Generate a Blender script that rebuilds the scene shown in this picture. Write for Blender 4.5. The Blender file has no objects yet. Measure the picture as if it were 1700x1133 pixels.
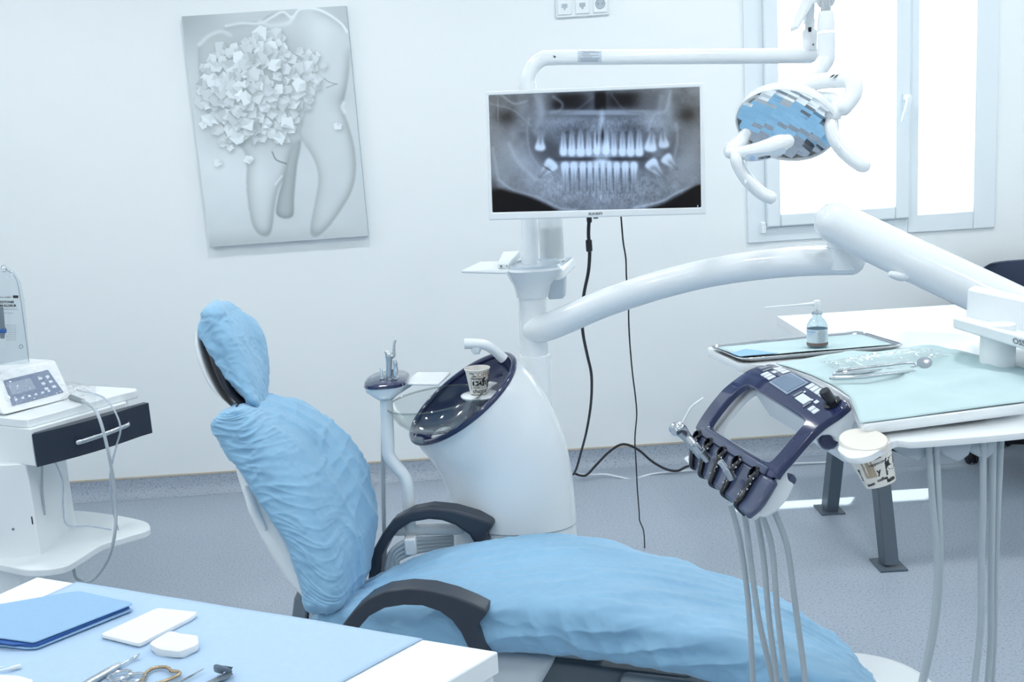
import bpy, bmesh, math, random
import numpy as np
from mathutils import Vector as V, Matrix, noise
sc = bpy.context.scene
COL = sc.collection
random.seed(7); rng = np.random.default_rng(7)
PI = math.pi
# ---------------------------------------------------------------- camera
F = 1700.0; CZ = 1.46
PITCH = math.radians(10.7); ROLL = math.radians(3.7)
C0 = V((0, 0, CZ))
fw = V((0, math.cos(PITCH), -math.sin(PITCH)))
r0 = V((1, 0, 0)); u0 = V((0, math.sin(PITCH), math.cos(PITCH)))
U_ = u0*math.cos(ROLL) + r0*math.sin(ROLL)
R_ = r0*math.cos(ROLL) - u0*math.sin(ROLL)
cam_d = bpy.data.cameras.new('camera'); cam = bpy.data.objects.new('camera', cam_d); COL.objects.link(cam)
cam_d.sensor_width = 36.0; cam_d.sensor_fit = 'HORIZONTAL'; cam_d.lens = 36.0*F/1700.0; cam_d.clip_start = 0.05
m = Matrix((R_, U_, -fw)).transposed().to_4x4(); m.translation = C0
cam.matrix_world = m
sc.camera = cam
def ray(px, py): return fw + R_*((px-850)/F) - U_*((py-566.5)/F)
def at(px, py, Y):
    d = ray(px, py); return C0 + d*(Y/d.y)
def zat(px, py, z):
    d = ray(px, py); return C0 + d*((z-CZ)/d.z)
def xat(px, py, X):
    d = ray(px, py); return C0 + d*(X/d.x)
def mpp(Y): return Y/F
# ---------------------------------------------------------------- materials
def s2l(c): return tuple(((x/255.0)/12.92 if x/255.0 <= .04045 else ((x/255.0+.055)/1.055)**2.4) for x in c)
MATS = {}
def mat(name, rgb, rough=.5, metal=0., spec=.5, bump=0., bscale=200., trans=0., coat=0., sheen=0., tint=0., emit=None, sss=0., bstretch=None):
    m = bpy.data.materials.new(name); m.use_nodes = True
    nt = m.node_tree; b = nt.nodes['Principled BSDF']
    col = (*s2l(rgb), 1)
    b.inputs['Base Color'].default_value = col
    b.inputs['Roughness'].default_value = rough; b.inputs['Metallic'].default_value = metal
    b.inputs['Specular IOR Level'].default_value = spec
    b.inputs['Coat Weight'].default_value = coat; b.inputs['Coat Roughness'].default_value = .05
    b.inputs['Transmission Weight'].default_value = trans
    if sheen: b.inputs['Sheen Weight'].default_value = sheen
    if sss: b.inputs['Subsurface Weight'].default_value = sss; b.inputs['Subsurface Radius'].default_value = (.02,.02,.02)
    if emit: b.inputs['Emission Color'].default_value = (*s2l(emit[0]), 1); b.inputs['Emission Strength'].default_value = emit[1]
    tc = nt.nodes.new('ShaderNodeTexCoord'); nz = nt.nodes.new('ShaderNodeTexNoise')
    nz.inputs['Scale'].default_value = bscale; nz.inputs['Detail'].default_value = 3
    src = tc.outputs['Object']
    if bstretch:
        mp = nt.nodes.new('ShaderNodeMapping'); mp.inputs['Scale'].default_value = bstretch
        nt.links.new(src, mp.inputs['Vector']); src = mp.outputs['Vector']
    nt.links.new(src, nz.inputs['Vector'])
    if bump:
        bp = nt.nodes.new('ShaderNodeBump'); bp.inputs['Strength'].default_value = bump; bp.inputs['Distance'].default_value = .002
        nt.links.new(nz.outputs['Fac'], bp.inputs['Height']); nt.links.new(bp.outputs['Normal'], b.inputs['Normal'])
    mx = nt.nodes.new('ShaderNodeMix'); mx.data_type = 'RGBA'; mx.blend_type = 'MULTIPLY'
    mx.inputs['Factor'].default_value = tint if tint else .03
    mx.inputs[6].default_value = col
    nt.links.new(nz.outputs['Color'] if False else nz.outputs['Fac'], mx.inputs[7])
    nt.links.new(mx.outputs[2], b.inputs['Base Color'])
    MATS[name] = m
    return m
def clear_mat(name, tint=(255,255,255), gloss=.12, rough=.02, haze=0., hazecol=(230,238,244), edge=.75):
    m = bpy.data.materials.new(name); m.use_nodes = True; nt = m.node_tree; nt.nodes.clear()
    out = nt.nodes.new('ShaderNodeOutputMaterial'); t = nt.nodes.new('ShaderNodeBsdfTransparent'); t.inputs[0].default_value = (*s2l(tint), 1)
    g = nt.nodes.new('ShaderNodeBsdfGlossy'); g.inputs['Roughness'].default_value = rough
    lw = nt.nodes.new('ShaderNodeLayerWeight'); lw.inputs['Blend'].default_value = .5
    pw = nt.nodes.new('ShaderNodeMath'); pw.operation = 'POWER'; pw.inputs[1].default_value = 4; ml = nt.nodes.new('ShaderNodeMath'); ml.operation = 'MULTIPLY_ADD'; ml.inputs[1].default_value = edge; ml.inputs[2].default_value = gloss*.35
    nt.links.new(lw.outputs['Facing'], pw.inputs[0]); nt.links.new(pw.outputs[0], ml.inputs[0])
    mx = nt.nodes.new('ShaderNodeMixShader')
    nt.links.new(ml.outputs[0], mx.inputs[0]); nt.links.new(t.outputs[0], mx.inputs[1]); nt.links.new(g.outputs[0], mx.inputs[2])
    last = mx.outputs[0]
    if haze:
        d = nt.nodes.new('ShaderNodeBsdfDiffuse'); d.inputs[0].default_value = (*s2l(hazecol), 1)
        m2 = nt.nodes.new('ShaderNodeMixShader'); m2.inputs[0].default_value = haze
        nt.links.new(last, m2.inputs[1]); nt.links.new(d.outputs[0], m2.inputs[2]); last = m2.outputs[0]
    nt.links.new(last, out.inputs[0]); return m
def attr_mat(name, rough=.6, emit=0.):
    m = bpy.data.materials.new(name); m.use_nodes = True; nt = m.node_tree; b = nt.nodes['Principled BSDF']
    a = nt.nodes.new('ShaderNodeAttribute'); a.attribute_name = 'Col'
    b.inputs['Roughness'].default_value = rough
    if emit:
        b.inputs['Base Color'].default_value = (.004,.004,.005,1); b.inputs['Specular IOR Level'].default_value = .12
        nt.links.new(a.outputs['Color'], b.inputs['Emission Color']); b.inputs['Emission Strength'].default_value = emit
    else: nt.links.new(a.outputs['Color'], b.inputs['Base Color'])
    return m
# ---------------------------------------------------------------- objects
BASE = {}
def tag(o, label=None, cat=None, group=None, kind=None):
    if label: o['label'] = label
    if cat: o['category'] = cat
    if group: o['group'] = group
    if kind: o['kind'] = kind
    return o
def thing(name, label, cat, loc, group=None):
    o = bpy.data.objects.new(name, None); COL.objects.link(o); o.location = loc; o.empty_display_size = .05
    BASE[o.name] = V(loc); return tag(o, label, cat, group)
class MB:
    def __init__(s): s.v = []; s.f = []; s.mi = []; s.cur = 0; s.smooth = True
    def add(s, vs, fs):
        n = len(s.v); s.v += [V(p) for p in vs]; s.f += [tuple(i+n for i in f) for f in fs]; s.mi += [s.cur]*len(fs); return s
    def hexa(s, p):   # 4 bottom, 4 top
        return s.add(p, [(3,2,1,0),(4,5,6,7),(0,1,5,4),(1,2,6,5),(2,3,7,6),(3,0,4,7)])
    def box(s, c, a, b, d):   # centre, three half axes
        c = V(c); a = V(a); b = V(b); d = V(d)
        return s.hexa([c-a-b-d, c+a-b-d, c+a+b-d, c-a+b-d, c-a-b+d, c+a-b+d, c+a+b+d, c-a+b+d])
    def abox(s, x0, x1, y0, y1, z0, z1):
        return s.hexa([(x0,y0,z0),(x1,y0,z0),(x1,y1,z0),(x0,y1,z0),(x0,y0,z1),(x1,y0,z1),(x1,y1,z1),(x0,y1,z1)])
    def prism(s, pts, off):
        pts = [V(p) for p in pts]; off = V(off); n = len(pts)
        return s.add(pts+[p+off for p in pts], [tuple(range(n))[::-1], tuple(range(n, 2*n))]+[(i, (i+1) % n, n+(i+1) % n, n+i) for i in range(n)])
    def rings(s, R, cap0=True, cap1=True, closed=False):
        n = len(R[0]); k = len(R); vs = [p for r in R for p in r]; fs = []
        for i in range(k if closed else k-1):
            j = (i+1) % k
            for t in range(n): fs.append((i*n+t, i*n+(t+1) % n, j*n+(t+1) % n, j*n+t))
        if cap0 and not closed: fs.append(tuple(range(n))[::-1])
        if cap1 and not closed: fs.append(tuple(range((k-1)*n, k*n)))
        return s.add(vs, fs)
    def tube(s, pts, r, seg=14, sub=6, cap=True, flat=1.0, flatdir=None, straight=False, rounded=False):
        pts = [V(p) for p in pts]
        rr = r if isinstance(r, (list, tuple)) else [r]*len(pts)
        if straight: P = pts; Q = list(rr)
        else: P = catmull(pts, sub); Q = [x[0] for x in catmull([V((a,0,0)) for a in rr], sub)]
        T = []
        for i in range(len(P)):
            d = P[min(i+1, len(P)-1)]-P[max(i-1, 0)]; T.append(d.normalized())
        up = V(flatdir) if flatdir else (V((0,0,1)) if abs(T[0].z) < .9 else V((1,0,0)))
        N = (up - T[0]*up.dot(T[0])).normalized(); R = []
        if rounded:
            e0 = []; e1 = []
            for a in (.99, .8, .5, .2): e0.append((P[0]-T[0]*Q[0]*a, Q[0]*math.sqrt(1-a*a), T[0])); 
            for a in (.2, .5, .8, .99): e1.append((P[-1]+T[-1]*Q[-1]*a, Q[-1]*math.sqrt(1-a*a), T[-1]))
            P = [e[0] for e in e0]+P+[e[0] for e in e1]; Q = [e[1] for e in e0]+Q+[e[1] for e in e1]; T = [e[2] for e in e0]+T+[e[2] for e in e1]
        for i in range(len(P)):
            N = up if flatdir else N
            N = (N - T[i]*N.dot(T[i])).normalized(); B = T[i].cross(N)
            R.append([P[i] + N*(math.cos(a)*Q[i]*flat) + B*(math.sin(a)*Q[i]) for a in (2*PI*k/seg for k in range(seg))])
        return s.rings(R, cap, cap)
    def lathe(s, prof, o, ax=(0,0,1), seg=32, xd=None, sx=1., sy=1., cap0=True, cap1=True):
        ax = V(ax).normalized(); x = V(xd) if xd else (V((1,0,0)) if abs(ax.x) < .9 else V((0,1,0)))
        x = (x-ax*x.dot(ax)).normalized(); y = ax.cross(x); o = V(o)
        return s.rings([[o+ax*z+x*(math.cos(a)*max(r,1e-5)*sx)+y*(math.sin(a)*max(r,1e-5)*sy) for a in (2*PI*k/seg for k in range(seg))] for r, z in prof], cap0, cap1)
    def grid(s, fn, nu, nv):
        vs = [V(fn(i/nu, j/nv)) for j in range(nv+1) for i in range(nu+1)]
        return s.add(vs, [(j*(nu+1)+i, j*(nu+1)+i+1, (j+1)*(nu+1)+i+1, (j+1)*(nu+1)+i) for j in range(nv) for i in range(nu)])
    def build(s, name, mats, parent=None, bevel=0, bseg=2, smooth=True, angle=40, subsurf=0, solid=0, label=None, cat=None, group=None, kind=None, base=None, fix=True):
        if parent is not None:
            b = BASE[parent.name]
        elif base is not None: b = V(base)
        else:
            xs = [p.x for p in s.v]; ys = [p.y for p in s.v]; zs = [p.z for p in s.v]
            b = V(((min(xs)+max(xs))/2, (min(ys)+max(ys))/2, min(zs)))
            if kind == 'structure': b = V((0,0,0))
        me = bpy.data.meshes.new(name); me.from_pydata([p-b for p in s.v], [], s.f); me.update()
        if fix:
            bm = bmesh.new(); bm.from_mesh(me); bmesh.ops.recalc_face_normals(bm, faces=bm.faces); bm.to_mesh(me); bm.free()
        ms = mats if isinstance(mats, (list, tuple)) else [mats]
        for m in ms: me.materials.append(m)
        if len(ms) > 1: me.polygons.foreach_set('material_index', s.mi)
        if smooth:
            me.shade_smooth()
            me.set_sharp_from_angle(angle=math.radians(angle))
        o = bpy.data.objects.new(name, me); COL.objects.link(o)
        if parent is not None: o.parent = parent
        else: o.location = b
        BASE[o.name] = b
        if solid: md = o.modifiers.new('solid', 'SOLIDIFY'); md.thickness = solid; md.offset = 0
        if bevel: md = o.modifiers.new('bevel', 'BEVEL'); md.width = bevel; md.segments = bseg; md.limit_method = 'ANGLE'; md.angle_limit = math.radians(35)
        if subsurf: md = o.modifiers.new('sub', 'SUBSURF'); md.levels = subsurf; md.render_levels = subsurf
        return tag(o, label, cat, group, kind)
def catmull(P, sub):
    if len(P) < 3 or sub < 2:
        out = []
        for i in range(len(P)-1):
            for k in range(sub): out.append(P[i].lerp(P[i+1], k/sub))
        return out+[P[-1]]
    out = []
    for i in range(len(P)-1):
        a = P[i-1] if i else P[0]*2-P[1]; b = P[i]; c = P[i+1]; d = P[i+2] if i+2 < len(P) else P[-1]*2-P[-2]
        for k in range(sub):
            t = k/sub
            out.append(((b*2)+(c-a)*t+(a*2-b*5+c*4-d)*t*t+(b*3-a-c*3+d)*t*t*t)*.5)
    return out+[P[-1]]
def qring(q, N=48, n=4.):
    L, M, Rr, B = q; out = []
    for k in range(N):
        a = 2*PI*(k+.5)/N
        # even angular steps, radius of the superellipse
        c, s_ = math.cos(a), math.sin(a)
        r = (abs(c)**n+abs(s_)**n)**(-1/n)
        x = c*r; y = s_*r     # x: -1 L/B ... +1 M/R ; y: -1 near ... +1 far
        out.append(L*((1-x)*(1-y)/4)+M*((1+x)*(1-y)/4)+Rr*((1+x)*(1+y)/4)+B*((1-x)*(1+y)/4))
    return out
def quadloft(st, sub=8, N=48, n=4., round0=0., round1=0., disp=None):
    cols = [catmull([s[k] for s in st], sub) for k in range(4)]
    Q = [tuple(c[i] for c in cols) for i in range(len(cols[0]))]
    R = [qring(q, N, n) for q in Q]
    cen = [sum(r, V((0,0,0)))/len(r) for r in R]
    def caps(r, c, ax, h):
        return [[c+(p-c)*math.sqrt(max(1-a*a, .0004))+ax*(h*a) for p in r] for a in (.3,.55,.75,.9,.97,1.0)]
    if round1: R += caps(R[-1], cen[-1], (cen[-1]-cen[-2]).normalized(), round1)
    if round0: R = caps(R[0], cen[0], (cen[0]-cen[1]).normalized(), round0)[::-1]+R
    if disp:
        K = len(R); out = []
        for i in range(K):
            c = sum(R[i], V((0,0,0)))/N; row = []
            for k in range(N):
                p = R[i][k]
                tu = R[min(i+1, K-1)][k]-R[max(i-1, 0)][k]; tv = R[i][(k+1) % N]-R[i][k-1]
                nn = tu.cross(tv)
                if nn.length > 1e-12: nn.normalize()
                if nn.dot(p-c) < 0: nn = -nn
                row.append(p+nn*disp(i/(K-1), k/N, p))
            out.append(row)
        R = out
    return R
def nz(p, s=1.): return noise.noise(p*s)
def ridge(p): return 1-abs(noise.noise(p))*2
def text2d(body, size=1., font=None, bold=0.):
    cu = bpy.data.curves.new('t', 'FONT'); cu.body = body; cu.size = size; cu.align_x = 'CENTER'; cu.align_y = 'CENTER'; cu.resolution_u = 3; cu.offset = bold
    ob = bpy.data.objects.new('t', cu); COL.objects.link(ob)
    dg = bpy.context.evaluated_depsgraph_get(); dg.update()
    me = bpy.data.meshes.new_from_object(ob.evaluated_get(dg))
    vs = [v.co.copy() for v in me.vertices]; fs = [tuple(p.vertices) for p in me.polygons]
    bpy.data.objects.remove(ob); bpy.data.curves.remove(cu); bpy.data.meshes.remove(me)
    return vs, fs
def text_on(mb, body, size, o, x, y, sx=1., bold=0., both=None):
    vs, fs = text2d(body, size, bold=bold); x = V(x).normalized(); y = V(y).normalized()
    mb.add([V(o)+x*(v.x*sx)+y*v.y for v in vs], fs)
# rasters in numpy -------------------------------------------------
def vnoise(X, Y, s, seed=0):
    r = np.random.default_rng(seed).random((97, 97)); x = X/s; y = Y/s
    xi = np.floor(x).astype(int); yi = np.floor(y).astype(int); fx = x-xi; fy = y-yi; fx = fx*fx*(3-2*fx); fy = fy*fy*(3-2*fy)
    g = lambda a, b: r[a % 97, b % 97]
    return (g(xi,yi)*(1-fx)+g(xi+1,yi)*fx)*(1-fy)+(g(xi,yi+1)*(1-fx)+g(xi+1,yi+1)*fx)*fy
def poly_mask(X, Y, P):
    m = np.zeros(X.shape, bool); n = len(P)
    for i in range(n):
        x1, y1 = P[i]; x2, y2 = P[(i+1) % n]
        if y1 == y2: continue
        c = ((y1 > Y) != (y2 > Y)) & (X < (x2-x1)*(Y-y1)/(y2-y1)+x1); m ^= c
    return m
def blur(a, k):
    a = a.astype(float)
    for _ in range(3):
        for ax in (0, 1):
            p = np.pad(a, [(k, k) if i == ax else (0, 0) for i in (0, 1)], mode='edge'); c = np.cumsum(p, axis=ax)
            c = np.concatenate([np.zeros_like(np.take(c, [0], ax)), c], axis=ax)
            n = a.shape[ax]; a = (np.take(c, range(2*k+1, 2*k+1+n), ax)-np.take(c, range(0, n), ax))/(2*k+1)
    return a
def smoothpoly(P, sub=6):
    Q = [V((x, y, 0)) for x, y in P]; n = len(Q); out = []
    for i in range(n):
        a, b, c, d = Q[i-1], Q[i], Q[(i+1) % n], Q[(i+2) % n]
        for k in range(sub):
            t = k/sub; p = ((b*2)+(c-a)*t+(a*2-b*5+c*4-d)*t*t+(b*3-a-c*3+d)*t*t*t)*.5; out.append((p.x, p.y))
    return out
def picture_mesh(name, TL, TR, BR, BL, rgb, material, parent, off=V((0,0,0))):
    h, w, _ = rgb.shape; b = BASE[parent.name]
    u = np.linspace(0, 1, w)[None, :, None]; v = np.linspace(0, 1, h)[:, None, None]
    q = [np.array(p+off-b)[None, None, :] for p in (TL, TR, BR, BL)]
    P = (q[0]*(1-u)+q[1]*u)*(1-v)+(q[3]*(1-u)+q[2]*u)*v
    co = P.reshape(-1, 3); idx = np.arange(h*w).reshape(h, w)
    f = np.stack([idx[:-1,:-1], idx[1:,:-1], idx[1:,1:], idx[:-1,1:]], -1).reshape(-1, 4)
    me = bpy.data.meshes.new(name); me.vertices.add(len(co)); me.vertices.foreach_set('co', co.astype(np.float32).ravel())
    me.loops.add(f.size); me.loops.foreach_set('vertex_index', f.astype(np.int32).ravel()); me.polygons.add(len(f))
    me.polygons.foreach_set('loop_start', (np.arange(len(f))*4).astype(np.int32)); me.update(); me.validate()
    a = me.color_attributes.new('Col', 'FLOAT_COLOR', 'POINT'); c = np.clip(rgb/255., 0, 1).reshape(-1, 3)
    lin = np.where(c <= .04045, c/12.92, ((c+.055)/1.055)**2.4); a.data.foreach_set('color', np.concatenate([lin, np.ones((len(lin), 1))], 1).astype(np.float32).ravel())
    me.materials.append(material); o = bpy.data.objects.new(name, me); COL.objects.link(o); o.parent = parent; BASE[o.name] = b; return o

WHITE = mat('gloss_white_enamel', (236,241,244), .22, coat=.4)
WHITE2 = mat('satin_white_plastic', (234,240,243), .38)
PLASTIC = mat('matte_white_plastic', (228,235,239), .5)
NAVY = mat('gloss_navy_plastic', (34,44,84), .12, coat=.8)
NAVY2 = mat('soft_navy_plastic', (70,80,108), .22, coat=.5)
BLACKG = mat('gloss_black_plastic', (14,17,28), .12, coat=.6)
BLACK = mat('black_rubber', (20,24,32), .5)
CHAR = mat('charcoal_armrest_plastic', (52,60,72), .42, bump=.05, bscale=900)
GREY = mat('light_grey_plastic', (176,188,196), .4)
GREYT = mat('hose_grey_rubber', (176,187,194), .45)
MIDGREY = mat('mid_grey_metal', (120,132,142), .4)
STEEL = mat('brushed_steel', (205,210,214), .22, metal=1.)
CHROME = mat('polished_chrome', (225,228,232), .08, metal=1.)
PAD = mat('dark_leatherette', (28,32,44), .45)
BLUE = mat('blue_nonwoven_cover', (138,184,216), .7, sheen=.2, bump=.4, bscale=45, tint=.10)
DRAPE = mat('pale_blue_paper_drape', (176,203,230), .8, bump=.1, bscale=90, tint=.06)
DRAPED = mat('blue_sterile_drape', (146,184,218), .8, bump=.1, bscale=120, tint=.06)
DRAPEIN = mat('deep_blue_drape_inside', (52,98,168), .8)
TEAL = mat('pale_teal_paper', (190,214,218), .75, bump=1., bscale=13, tint=.12)
GAUZE = mat('white_gauze', (232,236,238), .9, bump=.4, bscale=700)
LEGM = mat('slate_painted_steel', (84,96,108), .4)
GOLD = mat('gold_plated_ring', (186,164,136), .25, metal=1.)
CUPP = mat('cup_paper', (232,230,224), .6)
INK = mat('dark_print_ink', (36,38,42), .6)
TANINK = mat('tan_print_ink', (188,170,146), .6)
CYANINK = mat('pale_blue_print_ink', (120,180,225), .6)
GREYINK = mat('grey_print_ink', (120,130,140), .6)
WHITEINK = mat('pale_key_print', (214,222,232), .4)
CLEAR = clear_mat('clear_plastic_film', gloss=.14)
GLASSM = clear_mat('clear_thin_glass', (240,246,246), gloss=.16)
FROST = clear_mat('frosted_cup_tube', gloss=.1, haze=.35)
FROST2 = clear_mat('smoky_translucent_plastic', (225,232,238), gloss=.1, haze=.6, hazecol=(214,224,232))
FILM = clear_mat('crinkled_plastic_film', gloss=.28, haze=.03, edge=.5, rough=.06)
# ================================================================ room
YW = 4.5
wallm = mat('white_wall_paint', (238,243,245), .7, bump=.03, bscale=300)
ceilm = mat('white_ceiling_paint', (244,246,247), .8)
# vinyl floor: speckled blue grey
fm = bpy.data.materials.new('speckled_vinyl'); fm.use_nodes = True; nt = fm.node_tree; b = nt.nodes['Principled BSDF']
tc = nt.nodes.new('ShaderNodeTexCoord')
vo = nt.nodes.new('ShaderNodeTexNoise'); vo.inputs['Scale'].default_value = 130; vo.inputs['Detail'].default_value = 2
vo2 = nt.nodes.new('ShaderNodeTexNoise'); vo2.inputs['Scale'].default_value = 260; vo2.inputs['Detail'].default_value = 1
cr = nt.nodes.new('ShaderNodeValToRGB'); e = cr.color_ramp.elements
e[0].position = .3; e[0].color = (*s2l((130,142,158)), 1); e[1].position = .44; e[1].color = (*s2l((160,171,184)), 1)
n3 = e.new(.66); n3.color = (*s2l((165,175,188)), 1); n4 = e.new(.8); n4.color = (*s2l((184,194,204)), 1)
cr2 = nt.nodes.new('ShaderNodeValToRGB'); e = cr2.color_ramp.elements
e[0].position = .3; e[0].color = (.6,.64,.72,1); e[1].position = .42; e[1].color = (1,1,1,1)
mx = nt.nodes.new('ShaderNodeMix'); mx.data_type = 'RGBA'; mx.blend_type = 'MULTIPLY'; mx.inputs['Factor'].default_value = .6
L = nt.links.new
L(tc.outputs['Object'], vo.inputs['Vector']); L(tc.outputs['Object'], vo2.inputs['Vector']); L(vo.outputs['Fac'], cr.inputs['Fac']); L(vo2.outputs['Fac'], cr2.inputs['Fac'])
L(cr.outputs[0], mx.inputs[6]); L(cr2.outputs[0], mx.inputs[7]); L(mx.outputs[2], b.inputs['Base Color'])
b.inputs['Roughness'].default_value = .42; b.inputs['Specular IOR Level'].default_value = .4
XL, XR, YB, ZC = -2.9, 3.2, -2.2, 2.75
MB().abox(XL,XR,YB,YW,-.1,0).build('floor', fm, kind='structure', smooth=False)
MB().abox(XL,XR,YB,YW,ZC,ZC+.1).build('ceiling', ceilm, kind='structure', smooth=False)
MB().abox(XL-.1,XL,YB,YW,0,ZC).build('wall_left', wallm, kind='structure', smooth=False)
MB().abox(XR,XR+.1,YB,YW,0,ZC).build('wall_right', wallm, kind='structure', smooth=False)
MB().abox(XL,XR,YB-.1,YB,0,ZC).build('wall_front', wallm, kind='structure', smooth=False)
# window opening in the back wall
wx0 = at(1238,200,YW).x; wx1 = at(1652,200,YW).x; wz0 = at(1245,402,YW).z; wz1 = 2.45
w = MB(); w.abox(XL,wx0,YW,YW+.2,0,ZC); w.abox(wx1,XR,YW,YW+.2,0,ZC); w.abox(wx0,wx1,YW,YW+.2,0,wz0); w.abox(wx0,wx1,YW,YW+.2,wz1,ZC)
w.build('wall_back', wallm, kind='structure', smooth=False)
# coved vinyl skirting with thin beige strip
def cove(y, x0, x1):
    prof = [(0,.085),(-.004,.085),(-.006,.05),(-.014,.025),(-.03,.008),(-.05,.0005),(0,.0005)]
    return [[V((x, y+dy, z)) for dy, z in prof] for x in (x0, x1)]
m_ = MB(); m_.rings(cove(YW, XL, XR)); m_.build('baseboard_back', fm, kind='structure')
m_ = MB(); m_.abox(XL,XR,YW-.006,YW,.085,.093); m_.build('trim_1', mat('beige_trim_strip', (196,186,170), .5), kind='structure')
# window
upvc = mat('white_window_frame', (226,235,241), .35)
root = thing('window_1', 'white double window with a casement on the left and a narrower fixed pane on the right', 'window', (wx0, YW, wz0)); root['kind'] = 'structure'
del root['category']
X = lambda px, py=200: at(px, py, YW).x
Z = lambda px, py: at(px, py, YW).z
def frame(mb, x0, x1, z0, z1, ix0, ix1, iz0, iz1, y0, y1):
    mb.abox(x0,ix0,y0,y1,z0,z1); mb.abox(ix1,x1,y0,y1,z0,z1); mb.abox(ix0,ix1,y0,y1,z0,iz0); mb.abox(ix0,ix1,y0,y1,iz1,z1)
ox0 = X(1266); ox1 = X(1508); fx0 = X(1524); fx1 = X(1617)
zs = Z(1400, 371); gz = Z(1390, 348); gz2 = Z(1573, 353)
m_ = MB(); m_.abox(wx0-.005,ox0+.004,YW-.012,YW+.1,wz0-.005,wz1); m_.abox(fx1,wx1+.005,YW-.012,YW+.1,wz0-.005,wz1); m_.abox(ox1-.004,fx0,YW-.0122,YW+.1,wz0-.004,wz1)
m_.abox(ox0,ox1+.01,YW-.008,YW+.1,wz0-.005,zs+.004); m_.abox(ox1,fx1,YW-.012,YW+.1,wz0-.005,gz2); m_.abox(ox0,fx1,YW-.012,YW+.1,wz1-.06,wz1)
m_.build('window_frame', upvc, root, bevel=.004)
gx0 = X(1291); gx1 = X(1483)
m_ = MB(); frame(m_, ox0+.003, ox1-.003, zs+.006, wz1-.03, gx0, gx1, gz, wz1-.12, YW-.035, YW+.03); sash = m_.build('sash', upvc, root, bevel=.008, bseg=3)
m_ = MB(); m_.abox(gx0-.01,gx1+.01,YW+.0,YW+.006,gz-.01,wz1-.11); m_.build('glass_pane', GLASSM, root)
m_ = MB(); m_.abox(fx0-.01,fx1+.01,YW+.03,YW+.036,gz2-.01,wz1-.05); m_.build('glass_pane', GLASSM, root)
m_ = MB(); m_.tube([V((X(1497),YW-.035,Z(1497,165))),V((X(1497),YW-.07,Z(1497,162))),V((X(1496,160),YW-.078,Z(1496,172))),V((X(1488),YW-.075,Z(1488,200)))],[.012,.012,.011,.008],rounded=True)
m_.box((X(1498),YW-.038,Z(1498,170)),(.014,0,0),(0,.005,0),(0,0,.035)); m_.build('window_handle', upvc, root)
m_ = MB(); m_.abox(ox0-.02,ox0+.0,YW-.03,YW-.01,zs-.02,zs+.03); m_.build('hinge', WHITE2, root, bevel=.003)
m_ = MB(); m_.abox(wx0-.6,wx1+.8,YW+.2,YW+.68,2.62,2.72); m_.build('unseen_sun_block', ceilm, kind='structure')   # unseen overhang, added to keep the sun off the upper window
# sockets
root = thing('wall_socket_plate', 'white triple power socket plate high on the wall above the lamp beam', 'socket', at(966,28,YW))
pz0 = at(966,28,YW).z; p0x = X(922,15); p1x = X(1011,15); ph = .085
m_ = MB(); m_.abox(p0x,p1x,YW-.012,YW,pz0,pz0+ph); m_.build('plate', WHITE2, root, bevel=.004)
for k in range(3):
    cx = p0x+(p1x-p0x)*(k+.5)/3; cz = pz0+ph*.5
    s_ = MB(); s_.abox(cx-.03,cx+.03,YW-.018,YW-.011,cz-.032,cz+.032); so = s_.build('socket', WHITE2, root, bevel=.003)
    if k == 2:
        s_ = MB(); s_.lathe([(.021,-.001),(.021,.003),(.018,.003),(.017,.0008)], (cx,YW-.018,cz+.004), (0,-1,0)); s_.build('round_outlet', GREY, so)
        s_ = MB(); s_.lathe([(.003,0),(.003,.001)], (cx-.009,YW-.0186,cz+.004), (0,-1,0), seg=10); s_.lathe([(.003,0),(.003,.001)], (cx+.009,YW-.0186,cz+.004), (0,-1,0), seg=10); s_.build('pin_hole', MIDGREY, so)
    else:
        s_ = MB(); s_.abox(cx-.012,cx+.012,YW-.0195,YW-.0175,cz-.004,cz+.012); s_.abox(cx-.004,cx+.004,YW-.0195,YW-.0175,cz-.012,cz-.004); s_.build('data_port', GREY, so)
# ceiling downlights
lampm = mat('lamp_diffuser', (255,255,255), .5, emit=((240,248,255), 6))
n = 0
for ix in range(4):
    for iy in range(4):
        x = -2.1+ix*1.45; y = -1.2+iy*1.55
        t_ = thing('ceiling_downlight', 'round recessed ceiling downlight', 'ceiling light', (x,y,ZC), 'round downlights in the ceiling')
        m_ = MB(); m_.lathe([(.10,0),(.10,-.012),(.085,-.012),(.085,0)], (x,y,ZC)); m_.build('trim_ring', WHITE2, t_)
        m_ = MB(); m_.lathe([(.084,-.004),(.084,-.006)], (x,y,ZC)); m_.build('diffuser', lampm, t_)
        ld = bpy.data.lights.new('downlight', 'AREA'); ld.shape = 'DISK'; ld.size = .16; ld.energy = 6.6 if y > 1 else 4.8; ld.color = (.985,1.0,.992)
        lo = bpy.data.objects.new('downlight_lamp', ld); COL.objects.link(lo); lo.location = (x,y,ZC-.02)
sd = bpy.data.lights.new('sun', 'SUN'); sd.energy = 9; sd.angle = .009; sd.color = (1,.98,.94); so = bpy.data.objects.new('sun', sd); COL.objects.link(so)
src = V((at(1573,340,YW).x, YW, Z(1573,345))); dst = zat(1528,812,0); so.rotation_euler = (dst-src).to_track_quat('-Z','Y').to_euler()
wd = bpy.data.worlds.new('world'); sc.world = wd; wd.use_nodes = True; bg = wd.node_tree.nodes['Background']; bg.inputs[0].default_value = (.97,.99,1,1); bg.inputs[1].default_value = 5.
sc.view_settings.view_transform = 'Standard'; sc.view_settings.look = 'None'; sc.view_settings.exposure = .34; sc.view_settings.gamma = 1.
try: sc.view_settings.use_curve_mapping = False
except Exception: pass
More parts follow.
